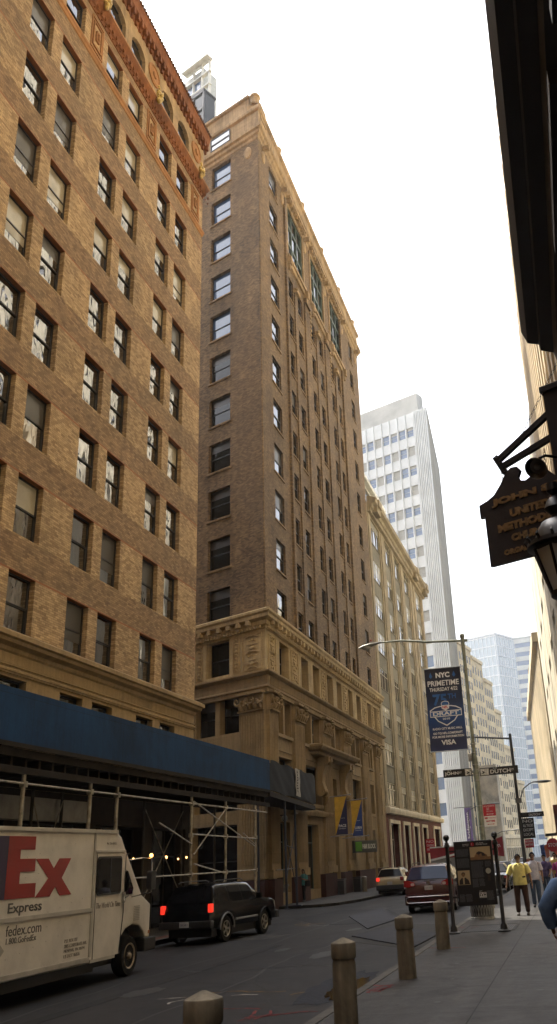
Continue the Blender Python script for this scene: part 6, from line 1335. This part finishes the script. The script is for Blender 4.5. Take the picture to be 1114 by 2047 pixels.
def person(label, M, h, skin, hair, tops, trouser, shoe, armL, armR, legL, legR, cat='person', group=None, sleeve=1, lean=0., headrot=0., long_hair=False, wide=1., hem=.88, no_face=False, barehead=False, dress=None):
    """faces local -y. arm: (elbow xyz, wrist xyz); leg: (knee, ankle)"""
    o = thing('person', label, cat, M, group); k = h/1.75; w = wide
    N = [(0, 0, .96, .155*w, .12), (0, -.01, 1.10, .15*w, .115*w), (0, -.015+lean*.5, 1.27, .165*w, .12*w), (0, lean, 1.40, .15*w, .10), (0, lean, 1.475, .062, .062), (0, lean-.015, 1.54, .058, .062), (0, lean-.02, 1.625, .082, .098), (0, lean-.015, 1.69, .072, .085), (0, lean-.01, 1.735, .035, .04)]
    E = [(i, i+1) for i in range(8)]
    def chain_(root, pts): 
        p = root
        for q in pts: N.append(q); E.append((p, len(N)-1)); p = len(N)-1
        return p
    sh = .185*w
    for s, (el, wr) in ((1, armL), (-1, armR)):
        m1 = [(a+b_)/2 for a, b_ in zip((s*sh, lean, 1.41), el)]; m2 = [(a+b_)/2 for a, b_ in zip(el, wr)]; hd = [wr[i]+(wr[i]-el[i])*.28 for i in range(3)]
        chain_(3, [(s*sh, lean, 1.41, .062*w, .062*w), (*m1, .052*w, .052*w), (*el, .042, .042), (*m2, .038, .038), (*wr, .030, .027), (*hd, .046, .027)])
    for s, (kn, an) in ((1, legL), (-1, legR)):
        hp = (s*.09*w, 0, .90); m1 = [(a+b_)/2 for a, b_ in zip(hp, kn)]; m2 = [a*.6+b_*.4 for a, b_ in zip(kn, an)]
        chain_(0, [(*hp, .095*w, .10*w), (*m1, .082*w, .085*w), (*kn, .058, .06), (*m2, .056, .06), (*an, .036, .04)])
    b = MB(); b.mesh(skin_mesh(N, E))
    hx, hy, hz = 0, lean-.02, 1.62
    # nose, brow, ears, chin; fingers and thumb
    b.tube([(hx, hy-.088, hz+.035), (hx, hy-.112, hz-.005), (hx, hy-.09, hz-.015)], [.008, .016, .010], 6); b.ball((hx, hy-.075, hz-.075), .035, 7, (1.1, .8, .7))
    for s in (1, -1): b.ball((s*.080, hy+.01, hz+.005), .028, 6, (.35, .7, 1.1))
    for s, (el, wr) in ((1, armL), (-1, armR)):
        e, q = Vector(el), Vector(wr); d = (q-e).normalized(); pl = q+d*.075; side = d.cross(Vector((s, 0, .1))).normalized(); f0 = Vector((0, -1, 0)); across = (f0-d*f0.dot(d)).normalized(); inn = d.cross(across)*s
        for i, (off, L_) in enumerate(((-.028, .062), (-.010, .075), (.009, .070), (.026, .055))):
            p = pl+across*off; b.tube([p, p+d*L_*.45+inn*.0, p+d*L_*.8+inn*.018, p+d*L_*.9+inn*.035], [.010, .0095, .008, .006], 6)
        p = q+d*.03+across*.03; b.tube([p, p+d*.03+across*.022, p+d*.06+across*.026+inn*.01], [.012, .011, .008], 6)
    b.xf(Matrix.Scale(k, 4)); b.build('body', MATS[skin], o, local=True, smooth=70, fixn=False)
    f = MB()
    for s in (1, -1): f.ball((s*.030, hy-.086, hz+.022), .010, 6); f.box(s*.030-.02, s*.030+.02, hy-.098, hy-.085, hz+.042, hz+.049)
    f.box(-.025, .025, hy-.097, hy-.085, hz-.048, hz-.042); f.xf(Matrix.Scale(k, 4)).build('face_features', MATS['hair_black'], o, local=True)
    if hair:
        hm = MB(); n = 14; rows = 8; vs = []
        for j in range(rows+1):
            ph = PI*.56*j/rows
            for i in range(n):
                a = 2*PI*i/n; front = max(0, -math.sin(a)); r_ = 1.+.05*random.random(); p_ = ph*(1-.42*front)
                if long_hair and front < .3: p_ = ph*1.15
                vs.append((.095*r_*math.sin(p_)*math.cos(a), hy+.01+.112*r_*math.sin(p_)*math.sin(a), hz+.02+.125*r_*math.cos(p_)-(.10*j/rows if long_hair and front < .3 else 0)))
        hm.add(vs, [[j*n+i, j*n+(i+1) % n, (j+1)*n+(i+1) % n, (j+1)*n+i] for j in range(rows) for i in range(n)]).xf(Matrix.Scale(k, 4)).build('hair', MATS[hair], o, local=True, smooth=80)
    # shirt: torso rings with an open hem, sleeves
    tm0 = MB(); vs = []; n = 20; sw = w*(1.25 if sleeve > 1 else 1.05)
    for (z, rx, ry) in ((hem, .185*w, .155*w), (hem+.012, .190*w, .158*w), (1.0, .178*w, .150*w), (1.12, .172*w, .146*w), (1.25, .180*w, .142*w), (1.35, .194*w, .140*w), (1.425, .176*w, .126*w), (1.468, .118*w, .100), (1.495, .074, .076)):
        ly = lean*min(1, max(0, (z-.95)/.45))
        for q_ in range(n):
            a = 2*PI*q_/n; f_ = 1+.025*math.sin(a*5+z*9)+.018*math.sin(a*9-z*17); e_ = .82
            vs.append((rx*f_*math.copysign(abs(math.cos(a))**e_, math.cos(a)), ly-.008+ry*f_*math.copysign(abs(math.sin(a))**e_, math.sin(a)), z))
    tm0.add(vs, [[r_*n+q_, r_*n+(q_+1) % n, (r_+1)*n+(q_+1) % n, (r_+1)*n+q_] for r_ in range(8) for q_ in range(n)])
    for s, (el, wr) in ((1, armL), (-1, armR)):
        a = (s*(sh-.04), lean, 1.405); b0 = (s*(sh+.015), lean, 1.395); mm = [lerp(b0[i], el[i], .5) for i in range(3)]; en = [lerp(b0[i], el[i], .80) for i in range(3)]
        if sleeve > 1:
            w9 = [lerp(el[i], wr[i], .95) for i in range(3)]; mw = [lerp(el[i], wr[i], .5) for i in range(3)]
            tm0.tube([a, b0, mm, el, mw, w9], [.07*sw, .078*sw, .076*sw, .070*sw, .060*sw, .042*sw], 14)
        elif sleeve: tm0.tube([a, b0, mm, en], [.062*sw, .074*sw, .074*sw, .076*sw], 14)
    tm0.xf(Matrix.Scale(k, 4)); tm0.build('shirt', MATS[tops], o, local=True, smooth=75, fixn=False)
    # trousers
    for_ = [(0, .005, .93, .168*w, .138*w), (0, .0, 1.0, .158*w, .13*w)]; PE = [(0, 1)]
    for s, (kn, an) in ((1, legL), (-1, legR)):
        hp = (s*.095*w, 0, .84); m1 = [lerp(hp[i], kn[i], .5) for i in range(3)]; m2 = [lerp(kn[i], an[i], .5) for i in range(3)]; e_ = (an[0], an[1], an[2]-.02); p = 0
        for q in ((*hp, .108*w, .112*w), (*m1, .095*w, .098*w), (*kn, .078*w, .080*w), (*m2, .074*w, .076*w), (*e_, .070, .074)): for_.append(q); PE.append((p, len(for_)-1)); p = len(for_)-1
    tm_ = MB().mesh(skin_mesh(for_, PE)); tm_.xf(Matrix.Scale(k, 4)); tm_.build('trousers', MATS[trouser], o, local=True, smooth=70, fixn=False)
    for s, (kn, an) in ((1, legL), (-1, legR)):
        zf = max(0, an[2]-.09); q = MB(); q.tube([(an[0], an[1]+.07, zf+.045), (an[0], an[1]-.0, zf+.05), (an[0], an[1]-.09, zf+.04), (an[0], an[1]-.17, zf+.03), (an[0], an[1]-.20, zf+.022)], [.034, .044, .046, .042, .015], 10)
        q.box(an[0]-.045, an[0]+.045, an[1]-.19, an[1]+.09, zf, zf+.018); q.xf(Matrix.Scale(k, 4)).build('shoe', MATS[shoe], o, local=True, smooth=60)
    return o, k
ys_ = cloth('yellow_shirt', (.56, .50, .19)); br_ = cloth('brown_trousers', (.040, .022, .018)); jn = cloth('blue_jeans', (.045, .065, .11)); bk = cloth('black_cloth', (.012, .012, .013)); pu = cloth('violet_top', (.10, .08, .18), .5); wb = cloth('pale_shirt', (.34, .34, .42)); dn = cloth('denim_shirt', (.13, .21, .36), .2); te = cloth('teal_top', (.06, .22, .22)); ye = cloth('mustard_shirt', (.36, .27, .09)); mg = cloth('magenta_top', (.20, .03, .13)); mat('shoe_black', (.012, .011, .011), .4, var=.1); mat('sandal', (.03, .022, .018), .5)
MAN, k = person('man in a short-sleeved yellow shirt and dark brown trousers walking towards the camera', T(-1.93, 30.9, .14), 1.80, 'skin_dark', 'hair_black', 'yellow_shirt', 'brown_trousers', 'sandal',
    ((.33, -.01, 1.13), (.36, -.06, .88)), ((-.36, .01, 1.12), (-.43, -.02, .86)), ((.14, -.05, .50), (.15, -.03, .09)), ((-.13, -.03, .50), (-.15, .02, .09)), wide=1.16, hem=.86)
MB().box(.06, .20, -.168, -.150, 1.10, 1.14).build('pocket_items', MATS['shoe_black'], MAN, local=True)
q = MB().prism([(-.03, 1.52), (-.14, 1.46), (-.02, 1.36)], -.155, -.135); q.prism([(.03, 1.52), (.14, 1.46), (.02, 1.36)], -.155, -.135); q.box(-.008, .008, -.19, -.14, .9, 1.38); q.build('collar', ys_, MAN, local=True)
MB().tube([(.34+.03*math.cos(2*PI*i/8), -.055+.03*math.sin(2*PI*i/8), .93) for i in range(9)], .008, 5).build('watch', MATS['chrome'], MAN, local=True)
person('man in a pale shirt and jeans half hidden behind the man in yellow', T(-1.62, 34.3, .14), 1.82, 'skin_dark', 'hair_black', 'pale_shirt', 'blue_jeans', 'shoe_black', ((.27, .03, 1.12), (.28, -.08, .88)), ((-.27, 0, 1.12), (-.30, -.05, .88)), ((.10, -.12, .51), (.10, -.05, .10)), ((-.09, 0, .50), (-.10, .15, .12)))
person('woman with short dark hair in a violet top and blue jeans', T(-1.45, 41.0, .14), 1.68, 'skin_light', 'hair_black', 'violet_top', 'blue_jeans', 'shoe_black', ((.27, .03, 1.12), (.20, -.15, .98)), ((-.27, 0, 1.12), (-.22, -.13, .98)), ((.10, -.10, .51), (.10, 0, .10)), ((-.09, 0, .50), (-.10, .12, .11)), wide=1.08)
person('person in a mustard shirt standing just right of the woman in violet', T(-1.05, 43.5, .14), 1.72, 'skin_mid', 'hair_black', 'mustard_shirt', 'blue_jeans', 'shoe_black', ((.27, .03, 1.12), (.28, -.08, .88)), ((-.27, 0, 1.12), (-.30, -.05, .88)), ((.10, -.05, .50), (.10, 0, .09)), ((-.09, 0, .50), (-.10, .05, .09)))
person('person in a magenta top partly cut by the right edge of the picture', T(-.78, 38.5, .14), 1.66, 'skin_mid', 'hair_black', 'magenta_top', 'black_cloth', 'shoe_black', ((.27, .03, 1.12), (.28, -.08, .88)), ((-.27, 0, 1.12), (-.26, -.08, .90)), ((.10, -.05, .50), (.10, 0, .09)), ((-.09, 0, .50), (-.10, .05, .09)))
WM_, k = person('woman in a teal top and black trousers with a bag beside the far scaffold post', T(-15.3, 51.6, .14) @ RZ(-.4), 1.68, 'skin_mid', 'hair_black', 'teal_top', 'black_cloth', 'shoe_black', ((.26, -.03, 1.14), (.10, -.17, 1.22)), ((-.24, .05, 1.13), (-.22, -.10, .95)), ((.09, -.10, .51), (.08, -.05, .10)), ((-.09, .02, .50), (-.09, .10, .10)), long_hair=True)
MB().bbox(.20, .34, -.16, .16, .78, 1.08, .04).build('shoulder_bag', MATS['black_cloth'], WM_, local=True); MB().tube([(.27, -.1, 1.05), (.20, -.05, 1.45), (.27, .1, 1.05)], .012, 5).build('bag_strap', MATS['black_cloth'], WM_, local=True)
person('person far off in dark clothes crossing between the cars behind the information sign', T(-5.6, 58, 0), 1.72, 'skin_dark', 'hair_black', 'blue_jeans', 'black_cloth', 'shoe_black', ((.27, .03, 1.12), (.28, -.08, .88)), ((-.27, 0, 1.12), (-.30, -.05, .88)), ((.10, -.12, .51), (.10, -.05, .10)), ((-.09, 0, .50), (-.10, .15, .12)))
# man in denim at the right edge, only his arm and shoulder inside the frame
person('man in a loose blue denim shirt cut off by the right edge, arm hanging', T(-.05, 12.45, .14) @ RZ(PI+.2), 1.80, 'skin_mid', 'hair_black', 'denim_shirt', 'black_cloth', 'shoe_black', ((.42, -.02, 1.16), (.37, -.06, .93)), ((-.31, .05, 1.17), (-.33, -.04, .93)), ((.12, -.10, .51), (.12, -.02, .10)), ((-.11, 0, .50), (-.12, .12, .11)), sleeve=2, wide=1.25, hem=.84)

# ================================================================ haze
hz = bpy.data.materials.new('haze_air'); hz.use_nodes = True; t = NT(hz); t.n.clear(); v = t.new('ShaderNodeVolumePrincipled'); v.inputs['Color'].default_value = (.93, .96, 1, 1); v.inputs['Density'].default_value = .00038; v.inputs['Anisotropy'].default_value = .3
mo = t.new('ShaderNodeOutputMaterial'); t.link(v.outputs[0], mo.inputs['Volume'])
HZ = MB().box(-130, 60, -75, 470, -1, 104).build('haze', hz); HZ['kind'] = 'stuff'
